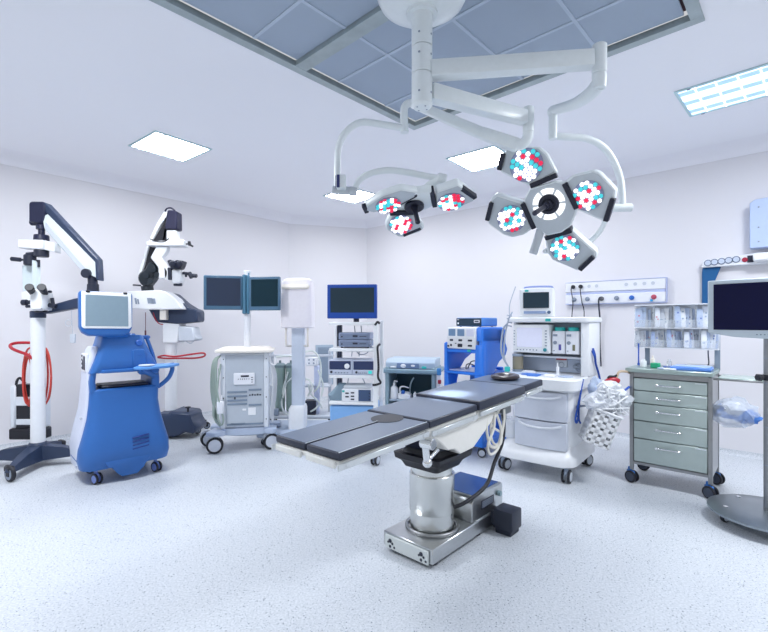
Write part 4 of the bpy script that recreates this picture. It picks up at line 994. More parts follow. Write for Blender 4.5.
b3 = thing('electrosurgery_box', 'small white box with teal badge and dark display on the lowest tower shelf', 'medical device', tower_pos(.03, .0, zs), ang)
m = MB(); m.box(-.145, .155, 0, .25, .0, .13, .008); c = m.build('casing', WHITE2, b3)
m = MB(); m.box(.025, .15, -.004, .001, .008, .122, .002); m.build('display', mat('slate blue display', '#3c5278', .3), c)
m = MB(); m.box(-.14, -.115, -.004, .001, .095, .115, .002); m.build('badge', TEAL, c)
m = MB()
for x, z in ((-.09, .085), (-.035, .09), (-.09, .05), (-.035, .055), (-.035, .025)): m.box(x-.018, x+.018, -.006, .001, z-.006, z+.008, .003)
for z in (.03, .06, .09): m.cyl((.135, -.008, z), (.135, -.003, z), .006, seg=8)
m.build('socket', DARK, c)
m = MB(); m.box(-.13, .14, .02, .23, .131, .16, .006); solo(m, 'folded_drape', mat('pale grey fabric', '#ccd2da', .8), 'pale grey flat pad on top of the small white box in the tower', 'pad', b3.location, ang)
m = MB()
for pts in ([(-.02, .2, 1.36), (-.02, .25, 1.28)], [(.05, .2, 1.36), (.05, .25, 1.28)], [(-.04, .2, 1.12), (-.05, .2, 1.04)], [(.03, .2, 1.12), (.03, .2, 1.04)], [(-.07, .15, .85), (-.09, .18, .74)], [(.06, .15, .85), (.10, .2, .74)]):
    m.tube(pts, .005, seg=6, sm=0)
m.tube([(.02, .1, 1.10), (.06, .08, 1.07), (.12, .08, 1.08), (.16, .1, 1.12)], .005, seg=6); m.tube([(.15, .1, 1.25), (.18, .06, 1.20), (.16, .06, 1.15), (.20, .08, 1.14)], .005, seg=6)
m.build('cable', GREYM, t)
m = MB(); m.tube([(.225, -.02, 1.37), (.25, -.03, 1.40), (.27, -.02, 1.385)], .012, seg=8); m.tube([(.27, .0, 1.18), (.25, -.02, 1.15), (.255, -.025, 1.05), (.26, -.03, .95), (.255, -.03, .88), (.26, -.03, .84), (.28, -.02, .80), (.24, -.02, .78), (.20, -.02, .775)], .011, seg=8); m.build('power_cord', BLACK, t)
m = MB(); m.box(.17, .20, .30, .36, .9, 1.2, .004); m.build('side_pouch', mat('dark teal pouch', '#3d6b74', .6), t)
m = MB(); m.loft([(0, -.09, .09, -.06, .06, .05), (.05, -.11, .10, -.07, .07, .06), (.10, -.06, .09, -.05, .05, .05), (.17, .0, .08, -.04, .04, .04)])
solo(m, 'folded_bag', mat('slate fabric', '#7d93a3', .8), 'grey crumpled bag on the lowest tower shelf, left of the white box', 'bag', tower_pos(-.17, .12, zs), ang)

# ---- grey workstation by the back right wall
ang = math.radians(-16)
t = thing('infusion_workstation', 'grey blue rolling cabinet with open front niche, behind the operating table', 'cabinet', (.36, 5.95, 0), ang)
t0 = t.location.copy()
m = MB()
m.box(-.36, -.31, .0, .5, .14, .80, .01); m.box(.27, .32, .0, .5, .14, .80, .01); m.box(-.33, .30, .46, .5, .14, .80, .004); m.box(-.36, .32, 0, .5, .14, .20, .01); m.build('body', mat('grey green cabinet', '#8ea7b4', .45), t)
m = MB(); m.box(-.31, .27, .02, .46, .34, .365, .004); m.build('shelf', GREYB, t)
m = MB(); m.box(-.315, .275, .452, .459, .37, .78, 0); m.build('back_panel', mat('dark teal back', '#3c5f6d', .5), t)
m = MB(); m.box(-.42, .37, -.03, .52, .715, .775, .015); m.build('worktop', mat('blue grey top', '#7e9aac', .4), t)
m = MB(); m.prism([(.02, .775), (.02, .86), (.10, .905), (.50, .905), (.50, .775)], -.36, .31, 'x', bev=.012, seg=2)
dv = m.build('control_unit', mat('pale blue grey casing', '#a9bccf', .4), t)
m = MB(); m.box(-.20, .10, .008, .022, .782, .852, .004); m.build('display', mat('slate display', '#6d84a8', .3), dv)
m = MB(); m.sph((-.11, .012, .815), .04, (1, .4, .7)); m.sph((.02, .012, .82), .03, (1, .4, .5)); m.box(-.29, -.21, .006, .022, .785, .81, .006); m.build('knob', WHITE2, dv)
m = MB(); m.box(.14, .20, .006, .022, .785, .815, .005); m.build('badge', TEAL, dv)
m = MB(); m.box(.335, .39, .0, .10, .14, .74, .01); m.box(-.385, -.36, .05, .4, .14, .70, .008); m.build('side_column', WHITE2, t)
m = MB(); m.box(.345, .40, -.035, .0, .71, .80, .008); m.build('blue_socket', mat('socket blue', '#3f86c4', .4), t)
m = MB(); m.box(.36, .40, -.04, -.0, .60, .65, .006); m.build('red_tag', mat('deep red plastic', '#a01c34', .4), t)
for x, y in ((-.3, .05), (.28, .05), (-.3, .45), (.28, .45)): caster(t, x, y, .055, GREY, GREYM, yaw=.8, hz=.15)
def wp(x, y, z): p = Matrix.Rotation(ang, 4, 'Z') @ Vector((x, y, 0)); return (t0.x+p.x, t0.y+p.y, z)
m = MB(); m.loft([(0, -.045, .045, -.04, .04, .03), (.01, -.05, .05, -.045, .045, .03), (.15, -.048, .048, -.04, .04, .03), (.18, -.015, .015, -.015, .015, .015), (.20, -.02, .02, -.02, .02, .018), (.215, -.012, .012, -.012, .012, .01)]); m.tube([(0, 0, .21), (0, 0, .235), (.02, -.01, .24), (.05, -.03, .235)], .008, seg=8)
solo(m, 'pump_bottle', WHITE, 'white pump bottle standing in the niche of the grey cabinet', 'bottle', wp(-.25, .07, .366), ang)
m = MB(); m.loft([(0, -.07, .09, -.06, .06, .04), (.012, -.08, .10, -.07, .07, .05), (.07, -.08, .10, -.07, .07, .05), (.095, -.05, .07, -.04, .04, .04)]); b0 = thing('inhaler_unit', 'low white device with blue button and spout beside the pump bottle', 'medical device', wp(-.12, .09, .366), ang); m.build('body', WHITE, b0)
m = MB(); m.tube([(-.06, 0, .09), (-.05, 0, .15), (.0, -.01, .165), (.07, -.02, .15)], .014, seg=10, r2=.008); m.build('spout', WHITE, b0)
m = MB(); m.cyl((.0, -.07, .08), (.0, -.04, .11), .025, seg=14, bev=.004); m.build('button', BLUED, b0)
m = MB(); m.cyl((0, 0, 0), (0, 0, .08), .025, seg=16, bev=.005); m.cyl((0, 0, .08), (0, 0, .10), .012, seg=12)
solo(m, 'small_bottle', WHITE, 'tiny white bottle in the niche of the grey cabinet', 'bottle', wp(.035, .08, .366), ang)
m = MB(); m.tube([(0, 0, 0), (-.02, 0, .1), (-.01, .0, .2), (.03, 0, .28)], .010, seg=8)
solo(m, 'curved_tube', mat('frosted tube', '#a9bcc6', .3), 'curved frosted tube leaning in the grey cabinet niche', 'tube', wp(-.03, .15, .366), ang)
m = MB(); m.loft([(0, -.09, .09, -.06, .06, .03), (.02, -.10, .10, -.07, .07, .03), (.035, -.05, .08, -.05, .05, .03)])
solo(m, 'red_cloth_pouch', mat('dark red cloth', '#7d2440', .8), 'dark red flat pouch at the right end of the cabinet niche', 'pouch', wp(.16, .08, .366), ang)
m = MB(); m.sph((0, 0, .03), .03, (1.1, .8, 1)); m.sph((.04, 0, .02), .025); m.sph((.02, .02, .05), .025); m.tube([(-.04, 0, .01), (-.06, -.02, .015), (-.02, -.04, .01), (.04, -.03, .02)], .008, seg=8)
solo(m, 'rolled_dressing', mat('ivory gauze', '#d9d3c6', .8), 'crumpled ivory dressing on the dark red pouch', 'dressing', Vector(wp(.19, .08, .402)), ang)
# ------------------------------------------------------------------ blue electrosurgery cart
ang = math.atan2(-.69, .72)
o = Vector((.85, 4.80, 0))
t = thing('electrosurgery_cart', 'bright blue rolling stand with arched sides and white control module', 'medical cart', o, ang)
t0 = o.copy()
m = MB()
# side panels: arched profile (y, z)
prof = [(.0, .10), (.13, .10), (.16, .50), (.18, .74), (.23, .86), (.34, .97), (.48, 1.03), (.52, 1.10), (.46, 1.20), (.44, 1.30), (.40, 1.34), (.0, 1.36-.02)]
m.prism(prof, .185, .235, 'x', bev=.012, seg=2)
rp = m.build('side_panel', BLUEB, t)
m = MB(); m.prism([(y, z) if z < 1.2 else (y, 1.18) for y, z in prof], -.25, -.205, 'x', bev=.012, seg=2); m.build('side_panel', BLUEB, t)
m = MB(); m.loft([(.93, .05, .235, -.004, .10, .02), (1.12, .17, .24, -.006, .10, .02)]) if False else None
m = MB(); m.prism([(.12, .10), (.235, .10), (.24, 1.12), (.235, 1.16), (.15, 1.16), (.14, .95)], -.012, .05, 'y', bev=.01, seg=2); m.build('front_post', BLUEB, t)
m = MB(); m.prism([(-.25, .10), (-.185, .10), (-.19, .75), (-.205, .9), (-.215, 1.17), (-.25, 1.17)], -.012, .05, 'y', bev=.008, seg=2); m.build('front_post', BLUEB, t)
m = MB(); m.box(-.24, .22, .0, .40, 1.07, 1.11, .01); m.build('shelf', BLUEB, t)
m = MB(); m.box(-.25, .235, -.02, .46, .84, .87, .01); m.box(-.2, .2, .45, .5, .86, .90, .01); m.build('shelf', BLUEB, t)
m = MB(); m.box(-.25, .24, .0, .5, .09, .18, .02); m.build('base', BLUEB, t)
m = MB(); m.box(-.195, .195, .01, .36, .872, .884, .003); m.build('glass_insert', mat('lilac insert', '#c7cfe8', .3), t)
for x, y in ((-.20, .05), (.21, .02), (-.2, .45), (.2, .45)): caster(t, x, y, .045, GREY, mat('slate fork', '#4a5a70', .4), yaw=.5, hz=.10)
m = MB(); m.box(-.20, .20, .42, .46, .2, .84, .01); m.build('rear_panel', BLUED, t)
m = MB(); m.box(-.205, .16, -.015, .30, 1.112, 1.345, .012); md = m.build('control_module', WHITE, t)
m = MB(); m.loft([(1.20, .16, .235, -.01, .42, .02), (1.33, .15, .235, -.01, .44, .03), (1.345, .16, .22, .0, .43, .03)]); m.box(.16, .235, .25, .50, 1.14, 1.34, .03); m.build('module_cheek', BLUEB, t)
m = MB()
for j in range(2): x = -.185+j*.115; m.box(x, x+.088, -.019, -.012, 1.25, 1.325, .002)
m.build('display', mat('steel blue display', '#7593b4', .3), md)
m = MB(); m.box(.045, .135, -.019, -.012, 1.25, 1.325, .002); m.build('display', mat('pale display', '#dcdff0', .3), md)
m = MB(); m.box(-.20, .155, -.018, -.013, 1.118, 1.232, .002); m.build('socket_panel', mat('ivory socket panel', '#e4e6ea', .4), md)
m = MB()
for x, z, w_, h_ in ((-.145, 1.205, .022, .011), (-.03, 1.205, .024, .011), (.09, 1.205, .026, .01), (-.035, 1.15, .030, .018), (.09, 1.15, .026, .01), (-.15, 1.15, .012, .012), (-.185, 1.14, .012, .01), (-.09, 1.17, .010, .005)):
    m.box(x-w_, x+w_, -.023, -.016, z-h_, z+h_, .004)
m.build('socket', DARK, md)
m = MB(); m.box(.05, .09, -.01, .0, 1.085, 1.11, .003); m.build('badge', TEAL, t)
b0 = thing('generator_box', 'blue topped box with dark front lying on the blue electrosurgery stand', 'medical device', t0+Matrix.Rotation(ang, 3, 'Z') @ Vector((-.02, .08, 1.3465)), ang)
m = MB(); m.box(-.13, .19, .0, .33, .006, .10, .01); c = m.build('casing', mat('casing blue', '#4a90e2', .38), b0)
m = MB(); m.box(-.128, .188, -.006, .004, .012, .095, .004); m.build('front_panel', mat('dark teal panel', '#20394c', .3), c)
m = MB(); m.box(.10, .17, -.010, -.004, .045, .075, .004); m.mi = 1; m.box(.11, .16, -.012, -.009, .053, .067, .002); m.build('badge', [WHITE, DARK], c); m = MB(); m.cyl((-.10, -.010, .04), (-.10, -.005, .04), .010, seg=12); m.build('button', WHITE, c); m = MB(); m.box(-.115, -.09, -.009, -.005, .075, .082, 0); m.build('label_strip', WHITE, c)
m = MB()
for x in (-.1, .15):
    for y in (.04, .28): m.cyl((x, y, 0), (x, y, .008), .012, seg=10)
m.build('foot', BLACK, b0)
m = MB(); m.tube([(-.05, .12, .0), (-.03, .10, .05), (.03, .08, .065), (.08, .1, .04), (.09, .14, .0)], .006, seg=8); m.tube([(-.08, .2, .0), (-.02, .18, .08), (.06, .2, .08), (.10, .22, .0)], .006, seg=8); m.tube([(.02, .2, .03), (.02, .2, .20)], .004, seg=6, sm=0)
solo(m, 'cable_bundle', DARK, 'dark looped cable lying on the middle shelf of the blue stand', 'cable', t0+Vector((0, 0, .885)), ang)

# ------------------------------------------------------------------ anaesthesia machine
ang = math.radians(-39)
t = thing('anaesthesia_machine', 'white anaesthesia machine with two grey drawers, side screen and two vaporizers', 'anaesthesia machine', (1.37, 4.10, 0), ang)
t0 = t.location.copy(); RA = Matrix.Rotation(ang, 3, 'Z')
for x, y, yw in ((-.285, .0, 1.3), (.285, .0, 1.6), (.285, .62, 1.2), (-.285, .62, .6)): caster(t, x, y, .057, GREY, mat('slate caster', '#8a97ab', .4), yaw=yw, hz=.14, wid=.026)
m = MB(); m.loft([(.13, -.33, .33, -.05, .68, .12), (.145, -.36, .36, -.09, .72, .14), (.19, -.365, .365, -.095, .72, .14), (.235, -.35, .355, -.07, .70, .13), (.27, -.31, .34, -.02, .66, .12), (.30, -.30, .33, .02, .66, .10)]); m.build('base', WHITE, t)
m = MB(); m.loft([(.28, -.18, .325, .03, .64, .08), (.80, -.19, .335, .0, .66, .09)]); m.box(-.32, -.18, .25, .64, .26, .80, .02); m.build('cabinet', WHITE, t)
for z0_, z1_ in ((.275, .515), (.525, .775)):
    m = MB()
    n_s = 8; P_ = [(-.175, .02)]
    for j in range(n_s+1): u_ = j/n_s; P_.append((-.175+.47*u_, -.03-.035*math.sin(math.pi*u_)))
    P_ += [(.295, .02)]
    m.prism(P_, z0_, z1_, 'z', bev=.006); d_ = m.build('drawer', mat('pale grey drawer', '#cdd3e0', .4), t)
    m = MB(); m.tube([(-.13, -.045, z1_-.025), (-.06, -.075, z1_-.045), (.06, -.085, z1_-.052), (.18, -.075, z1_-.045), (.255, -.045, z1_-.025)], .011, seg=8); m.build('handle', mat('pale grip', '#dfe4ec', .35), d_)
m = MB(); m.loft([(.79, -.33, .36, -.05, .66, .08), (.81, -.355, .385, -.10, .66, .10), (.895, -.36, .395, -.11, .66, .10), (.91, -.345, .385, -.095, .66, .09), (.905, -.335, .375, -.08, .65, .08)]); m.build('worktop', WHITE, t)
# upper body
m = MB(); m.box(.325, .405, .26, .64, .90, 1.41, .02, seg=2); m.box(-.33, -.28, .30, .60, .90, 1.40, .015); m.box(-.31, .34, .48, .64, .90, 1.40, .01); m.build('upper_frame', WHITE, t)
m = MB(); m.loft([(1.395, -.335, .41, .22, .66, .04), (1.405, -.345, .425, .20, .67, .05), (1.435, -.345, .425, .20, .67, .05), (1.445, -.33, .41, .22, .66, .04)]); ts = m.build('top_shelf', WHITE, t)
m = MB(); m.box(.03, .08, .196, .202, 1.405, 1.432, .004); m.build('badge', TEAL, ts)
m = MB(); m.box(-.31, .33, .44, .485, .915, 1.39, .003); m.build('gas_panel', mat('blue grey gas panel', '#b3bfd2', .45), t)
m = MB(); m.box(-.31, .055, .24, .40, 1.10, 1.375, .015, seg=2); vs_ = m.build('ventilator_display', WHITE, t)
m = MB(); m.box(-.265, -.015, .2365, .242, 1.155, 1.345, .003); m.build('screen', mat('lilac lit screen', '#d5d8ec', .25, emit=.15), vs_)
m = MB()
for j in range(7): m.cyl((-.26+j*.032, .236, 1.13), (-.26+j*.032, .242, 1.13), .006, seg=8)
for j in range(6): m.box(.012, .03, .236, .242, 1.17+j*.028, 1.18+j*.028, .001); m.box(-.298, -.285, .236, .242, 1.17+j*.028, 1.178+j*.028, .001)
m.build('button', GREYM, vs_)
m = MB(); m.cyl((.015, .222, 1.135), (.015, .24, 1.135), .017, seg=18, bev=.003); m.build('dial', mat('teal dial', '#2f8f9a', .4), vs_)
for j in range(2):
    x = .068+j*.125
    m = MB(); m.box(x, x+.118, .27, .42, 1.10, 1.315, .008); v = m.build('vaporizer', WHITE2, t)
    m = MB(); m.cyl((x+.052, .34, 1.31), (x+.052, .34, 1.35), .048, seg=24, bev=.004); m.build('dial_cap', TEAL, v)
    m = MB(); m.box(x+.062, x+.085, .266, .271, 1.135, 1.19, .002); m.build('fill_window', mat('violet window', '#5a57a8', .4) if j == 0 else mat('olive window', '#74755c', .4), v)
    m = MB(); m.cyl((x+.03, .262, 1.205), (x+.03, .272, 1.205), .017, seg=14); m.build('knob', GREYM, v); m = MB(); m.box(x+.01, x+.05, .265, .271, 1.265, 1.285, .001); m.build('label_strip', GREYM, v); m = MB(); m.cyl((x+.02, .264, 1.13), (x+.02, .272, 1.13), .006, seg=8); m.build('drain_screw', GREYM, v)
m = MB(); m.box(-.31, .325, .30, .44, 1.055, 1.075, .004); m.build('vaporizer_rail', GREY, t)
m = MB(); m.box(.05, .16, .43, .442, .96, 1.05, .004); m.mi = 1; m.box(.055, .155, .426, .431, 1.03, 1.045, .001); m.mi = 2; m.torus((.105, .432, .985), .025, .004, (0, 1, 0), 20, 6); m.build('gauge_frame', [GREY, mat('brick red stripe', '#b04a4e', .5), GREYM], t)
m = MB()
for x in (.235, .27): m.cyl((x, .41, .975), (x, .44, .975), .02, seg=16)
m.torus((.27, .42, .97), .035, .004, (0, 1, 0), 20, 6); m.build('gauge', GREYM, t)
m = MB(); m.cyl((-.27, .28, .93), (-.27, .28, 1.06), .052, seg=22, bev=.006); cn = m.build('absorber_canister', mat('smoky olive canister', '#8d8878', .2), t)
m = MB(); m.cyl((-.27, .28, 1.06), (-.27, .28, 1.085), .056, seg=22, bev=.004); m.cyl((-.27, .28, .91), (-.27, .28, .932), .054, seg=22); m.build('canister_rim', GREYM, cn)
m = MB(); m.cyl((-.33, .16, .912), (-.33, .16, .96), .028, seg=16, bev=.005); m.build('teal_knob', TEAL, t)
m = MB()
m.tube([(-.36, .28, .93), (-.40, .24, 1.05), (-.39, .24, 1.25), (-.38, .3, 1.42), (-.36, .35, 1.50)], .008, seg=8)
m.tube([(-.35, .25, .93), (-.42, .22, 1.1), (-.41, .24, 1.32), (-.36, .22, 1.38)], .009, seg=8)
m.tube([(-.36, .3, 1.44), (-.37, .3, 1.5), (-.36, .3, 1.6), (-.32, .34, 1.76)], .004, seg=6)
for j in range(4): m.torus((-.37, .3, 1.36+j*.035), .022, .006, (.2, .1, 1), 16, 6)
m.build('breathing_hose', mat('grey hose', '#a6b2c4', .4), t)
m = MB(); m.tube([(.39, .10, .90), (.385, .07, .80), (.345, .08, .6), (.35, .11, .56), (.35, .06, .52), (.352, .02, .56), (.352, .06, .62), (.35, .1, .66)], .008, seg=8); m.tube([(.39, .12, .90), (.36, .11, .7), (.35, .13, .55), (.355, .16, .5)], .008, seg=8); m.build('blue_strap', CLOTHB, t)
m = MB(); m.tube([(.41, .35, 1.16), (.425, .36, 1.10), (.422, .4, 1.02), (.425, .48, .93), (.43, .52, .86)], .010, seg=8); m.tube([(.41, .33, 1.14), (.43, .33, 1.09), (.425, .38, 1.05)], .010, seg=8); m.build('blue_hose', CLOTHB, t)
def ap(x, y, z): p = RA @ Vector((x, y, 0)); return Vector((t0.x+p.x, t0.y+p.y, z))
# patient monitor on top
b0 = thing('patient_monitor', 'white patient monitor with dark screen standing on the anaesthesia machine', 'patient monitor', ap(-.10, .33, 1.446), math.radians(-24))
m = MB(); m.loft([(0, -.16, .16, .0, .12, .03), (.01, -.165, .165, -.01, .13, .03), (.27, -.165, .165, -.02, .13, .03), (.285, -.15, .15, -.01, .12, .02)]); c = m.build('casing', WHITE, b0)
m = MB(); m.box(-.125, .115, -.026, -.018, .09, .245, .003); m.build('screen', SCRS, c)
m = MB(); m.box(-.12, .085, -.024, -.018, .035, .062, .001); m.build('key_strip', mat('blue grey keys', '#8ea2c8', .4), c)
m = MB(); m.cyl((.115, -.032, .048), (.115, -.02, .048), .016, seg=16); m.build('dial', mat('slate dial', '#506888', .4), c)
m = MB(); m.box(-.11, -.075, -.024, -.018, .253, .27, .002); m.build('badge', TEAL, c)
m = MB(); m.tube([(-.12, .05, .28), (-.11, .05, .30), (.0, .05, .305), (.13, .05, .30), (.14, .05, .28)], .009, seg=8); m.build('carry_handle', mat('periwinkle handle', '#8c9ed6', .4), c)
# clutter on the worktop
rc = random.Random(11)
for j, (x, y, sx, sy, sz, col, nm, lb) in enumerate((
    (-.06, .08, .085, .04, .014, 'b', 'blue_packet', 'blue flat packet in the middle of the anaesthesia worktop'),
    (.02, .16, .06, .04, .02, 'p', 'white_packet', 'bluish white packet just behind the blue one on the anaesthesia worktop'),
    (-.20, .10, .08, .05, .016, 'p', 'white_packet', 'white packet at the left end of the anaesthesia worktop'),
    (.12, .06, .05, .05, .022, 'w', 'white_packet', 'small white pack in front of the syringe upright on the worktop'),
    (-.13, .20, .06, .04, .028, 'w', 'mask_pack', 'rounded white mask pack beneath the ventilator screen'),
    (-.02, .01, .05, .03, .010, 'b', 'blue_packet', 'blue packet nearest the front edge of the anaesthesia worktop'),
    (.24, .12, .05, .05, .012, 'p', 'white_packet', 'bluish white packet at the right end of the anaesthesia worktop'))):
    m = MB(); m.loft([(0, -sx, sx, -sy, sy, .015), (sz*.6, -sx*1.02, sx, -sy, sy*1.05, .02), (sz, -sx*.7, sx*.75, -sy*.7, sy*.6, .02)])
    solo(m, nm, {'b': mat('packet blue', '#3f78d0', .4), 'p': PAPERB, 'w': WHITE2}[col], lb, 'packet', ap(x, y, .9065), ang+rc.uniform(-.6, .6))
m = MB(); m.cyl((0, 0, 0), (0, 0, .08), .014, seg=12); m.cyl((0, 0, .08), (0, 0, .115), .005, seg=8); m.cyl((0, 0, .0), (0, 0, .004), .022, seg=12)
solo(m, 'syringe', WHITE, 'white upright syringe on the anaesthesia worktop before the gauges', 'syringe', ap(.15, .18, .907))
m = MB(); m.loft([(0, -.07, .07, -.08, .08, .03), (.10, -.075, .07, -.09, .08, .04), (.16, -.06, .05, -.07, .06, .03)]); solo(m, 'clear_bag', BAG, 'clear plastic bag on the anaesthesia machine base left of the drawers', 'bag', ap(-.255, .10, .302), ang)
# hanging basket with waste
bp = ap(.475, .10, 0)
RB = Matrix.Translation((bp.x, bp.y, .36)) @ Matrix.Rotation(math.radians(-12), 4, 'Z') @ Matrix.Rotation(math.radians(20), 4, 'Y')
b0 = thing('hanging_basket', 'white perforated plastic basket hanging tilted on the right of the anaesthesia machine', 'basket', (bp.x, bp.y, .36))
m = MB(RB)
def wall_grid(m, x0_, x1_, y, z0_, z1_, nx, nz, axis):
    tk = .006
    def bxx(a, b, c, d_):
        if axis == 'y': m.box(a, b, y-tk/2, y+tk/2, c, d_, .001)
        else: m.box(y-tk/2, y+tk/2, a, b, c, d_, .001)
    for k_ in range(nx+1): x = x0_+(x1_-x0_)*k_/nx; bxx(max(x0_, x-.019), min(x1_, x+.019), z0_, z1_)
    for k_ in range(nz+1): z = z0_+(z1_-z0_)*k_/nz; bxx(x0_, x1_, max(z0_, z-.017), min(z1_, z+.017))
for y in (-.09, .09): wall_grid(m, -.105, .105, y, 0, .29, 3, 5, 'y')
for x in (-.105, .105): wall_grid(m, -.09, .09, x, 0, .29, 3, 5, 'x')
m.box(-.105, .105, -.09, .09, 0, .006, .001); m.build('basket_wall', WHITE, b0, world=True)
m = MB(RB); 
for a, b in (((-.112, -.097), (.112, -.097)), ((.112, -.097), (.112, .097)), ((.112, .097), (-.112, .097)), ((-.112, .097), (-.112, -.097))): m.cyl((a[0], a[1], .292), (b[0], b[1], .292), .011, seg=10)
m.build('rim', WHITE, b0, world=True)
m = MB(); q = ap(.335, .10, .64); m.tube([q, q+Vector((.02, 0, .02)), RB @ Vector((-.10, -.0, .30))], .008, seg=8); m.tube([ap(.335, .2, .64), RB @ Vector((-.1, .06, .30))], .008, seg=8, sm=0); m.build('hook', GREYM, b0, world=True)
# crumpled film bags and tubing in the basket
def crumple(c, r, seed, sc=(1, 1, 1), n_=2):
    bm = bmesh.new(); bmesh.ops.create_icosphere(bm, subdivisions=3, radius=1); r_ = random.Random(seed)
    fs = [(Vector((r_.uniform(-1, 1), r_.uniform(-1, 1), r_.uniform(-1, 1)))*5, r_.uniform(0, 6)) for _ in range(7)]
    for v in bm.verts:
        d_ = v.co.copy(); a_ = 1+sum(.12*abs(math.sin(d_.dot(f_)+p_))*2-.07 for f_, p_ in fs)
        v.co = Vector((d_.x*sc[0], d_.y*sc[1], d_.z*sc[2]))*r*a_
    bmesh.ops.translate(bm, vec=Vector(c), verts=bm.verts[:]); return bm
BAGW = mat('crinkled white film', '#e7ebf3', .25, bump=1, scale=60, var=.12)
Yb_ = bp.y
for j, (px_, py_, r, sc, mt, lb) in enumerate(((601, 401, .075, (1.2, .9, .75), BAGW, 'crinkled white film bag bulging from the hanging basket, nearest the machine'),
        (608, 391, .062, (1.3, .9, .9), BAGW, 'crinkled white film bag at the top of the pile under the red bulb'),
        (617, 401, .062, (1.2, .9, .9), BAG, 'clear film bag hanging over the right rim of the basket'),
        (595, 389, .045, (.8, .8, 1.4), PAPERB, 'bluish wrapper standing at the left of the basket pile'))):
    m = MB(); m.addbm(crumple((0, 0, 0), r, 20+j, sc)); solo(m, 'film_bag', mt, lb, 'plastic bag', W(px_, py_, Yb_+.02*(j-1)))
m = MB(); rt = random.Random(4)
for j in range(34):
    a = W(rt.uniform(592, 612), rt.uniform(384, 408), Yb_+rt.uniform(-.12, .08)); b = W(rt.uniform(602, 620), rt.uniform(382, 412), Yb_+rt.uniform(-.15, .1)); c = W(rt.uniform(612, 630), rt.uniform(392, 416), Yb_+rt.uniform(-.12, .08))
    m.tube([a, b, c], .006, seg=6, sm=5)
o_ = solo(m, 'tubing_bundle', WHITE, 'spray of white plastic tubing spilling right out of the hanging basket', 'tubing'); 
m = MB(); q = W(612, 380, Yb_-.0); b1 = thing('red_bulb_valve', 'red and black valve bulb lying on top of the pile in the basket', 'valve', q)
m.tube([q+Vector((-.05, 0, -.02)), q+Vector((-.02, 0, -.004)), q+Vector((.02, 0, .002)), q+Vector((.055, 0, -.012))], .024, seg=14); m.build('bulb', mat('crimson rubber', '#b01830', .35), b1, world=True)
m = MB(); m.tube([q+Vector((-.035, 0, .012)), q+Vector((-.02, 0, .03)), q+Vector((.02, 0, .03)), q+Vector((.05, 0, .045))], .010, seg=10); m.build('valve_cap', BLACK, b1, world=True)
m = MB(); m.tube([q+Vector((.04, 0, .02)), W(619, 372, Yb_), W(625, 371.5, Yb_+.03), W(630, 373, Yb_+.1)], .010, seg=8); m.build('tan_tube', mat('tan tubing', '#c8b29a', .4), b1, world=True)
m = MB(); m.tube([W(618, 396, Yb_), W(624, 391, Yb_), W(629, 387, Yb_+.05)], .010, seg=8); solo(m, 'blue_tube', CLOTHB, 'short blue tube between the basket pile and the drawer cart', 'tube')

# ------------------------------------------------------------------ steel drawer cart
ang = math.atan2(-.671, .742)
t = thing('drawer_cart', 'stainless steel five-drawer cart with blue casters and a clear bin rack on top', 'drawer cart', (2.377, 3.75, 0), ang)
t0 = t.location.copy(); RA = Matrix.Rotation(ang, 3, 'Z')
def dp_(x, y, z): p = RA @ Vector((x, y, 0)); return Vector((t0.x+p.x, t0.y+p.y, z))
CB = mat('caster blue', '#2a6fc0', .4); CG = mat('dark caster disc', '#3e4658', .4)
for x, y, yw in ((-.28, .0, -.4), (.28, .0, -.5), (.28, .43, -.4), (-.28, .43, 0)): caster(t, x, y, .052, CG, CB, yaw=yw, hz=.13, wid=.02)
m = MB()
for x in (-.295, .265):
    for y in (-.015, .40): m.box(x, x+.03, y, y+.03, .115, .96, .002)
m.box(-.27, .27, -.01, .42, .165, .19, .002); m.box(-.27, .27, -.01, .0, .92, .965, .002); m.build('frame', STEELD, t)
m = MB(); m.box(.285, .29, .0, .43, .16, .96, .001); m.box(-.29, -.285, .0, .43, .16, .96, .001); m.box(-.28, .28, .42, .425, .16, .96, .001); m.build('side_panel', mat('satin steel panel', '#b9bbbd', .4, .7), t)
m = MB(); m.box(-.325, .298, -.035, .45, .965, 1.0, .004); m.build('worktop', mat('green grey steel top', '#a3b4b2', .35, .6), t)
for a, b in ((.812, .915), (.702, .806), (.552, .696), (.399, .546), (.195, .393)):
    m = MB(); m.box(-.262, .262, -.014, .35, a, b, .003); d_ = m.build('drawer', DRAWER, t)
    zc = b-.055 if b-a > .11 else (a+b)/2+.002
    m = MB(); m.tube([(-.08, -.012, zc), (-.08, -.035, zc), (-.065, -.048, zc), (.065, -.048, zc), (.08, -.035, zc), (.08, -.012, zc)], .0075, seg=10, sm=3); m.box(.055, .09, -.05, -.03, zc-.009, zc+.009, .004); m.cyl((-.085, -.012, zc), (-.085, -.05, zc), .012, seg=14, bev=.003); m.build('handle', CHROME, d_)
    m = MB(); m.box(.18, .255, -.0165, -.0135, b-.014, b-.010, 0); m.build('label_strip', WHITE2, d_)
m = MB()
for x in (-.255, .275):
    m.box(x-.012, x+.028, .41, .425, .985, 1.56, .003)
m.build('rack_post', mat('grey rack post', '#8795a8', .4), t)
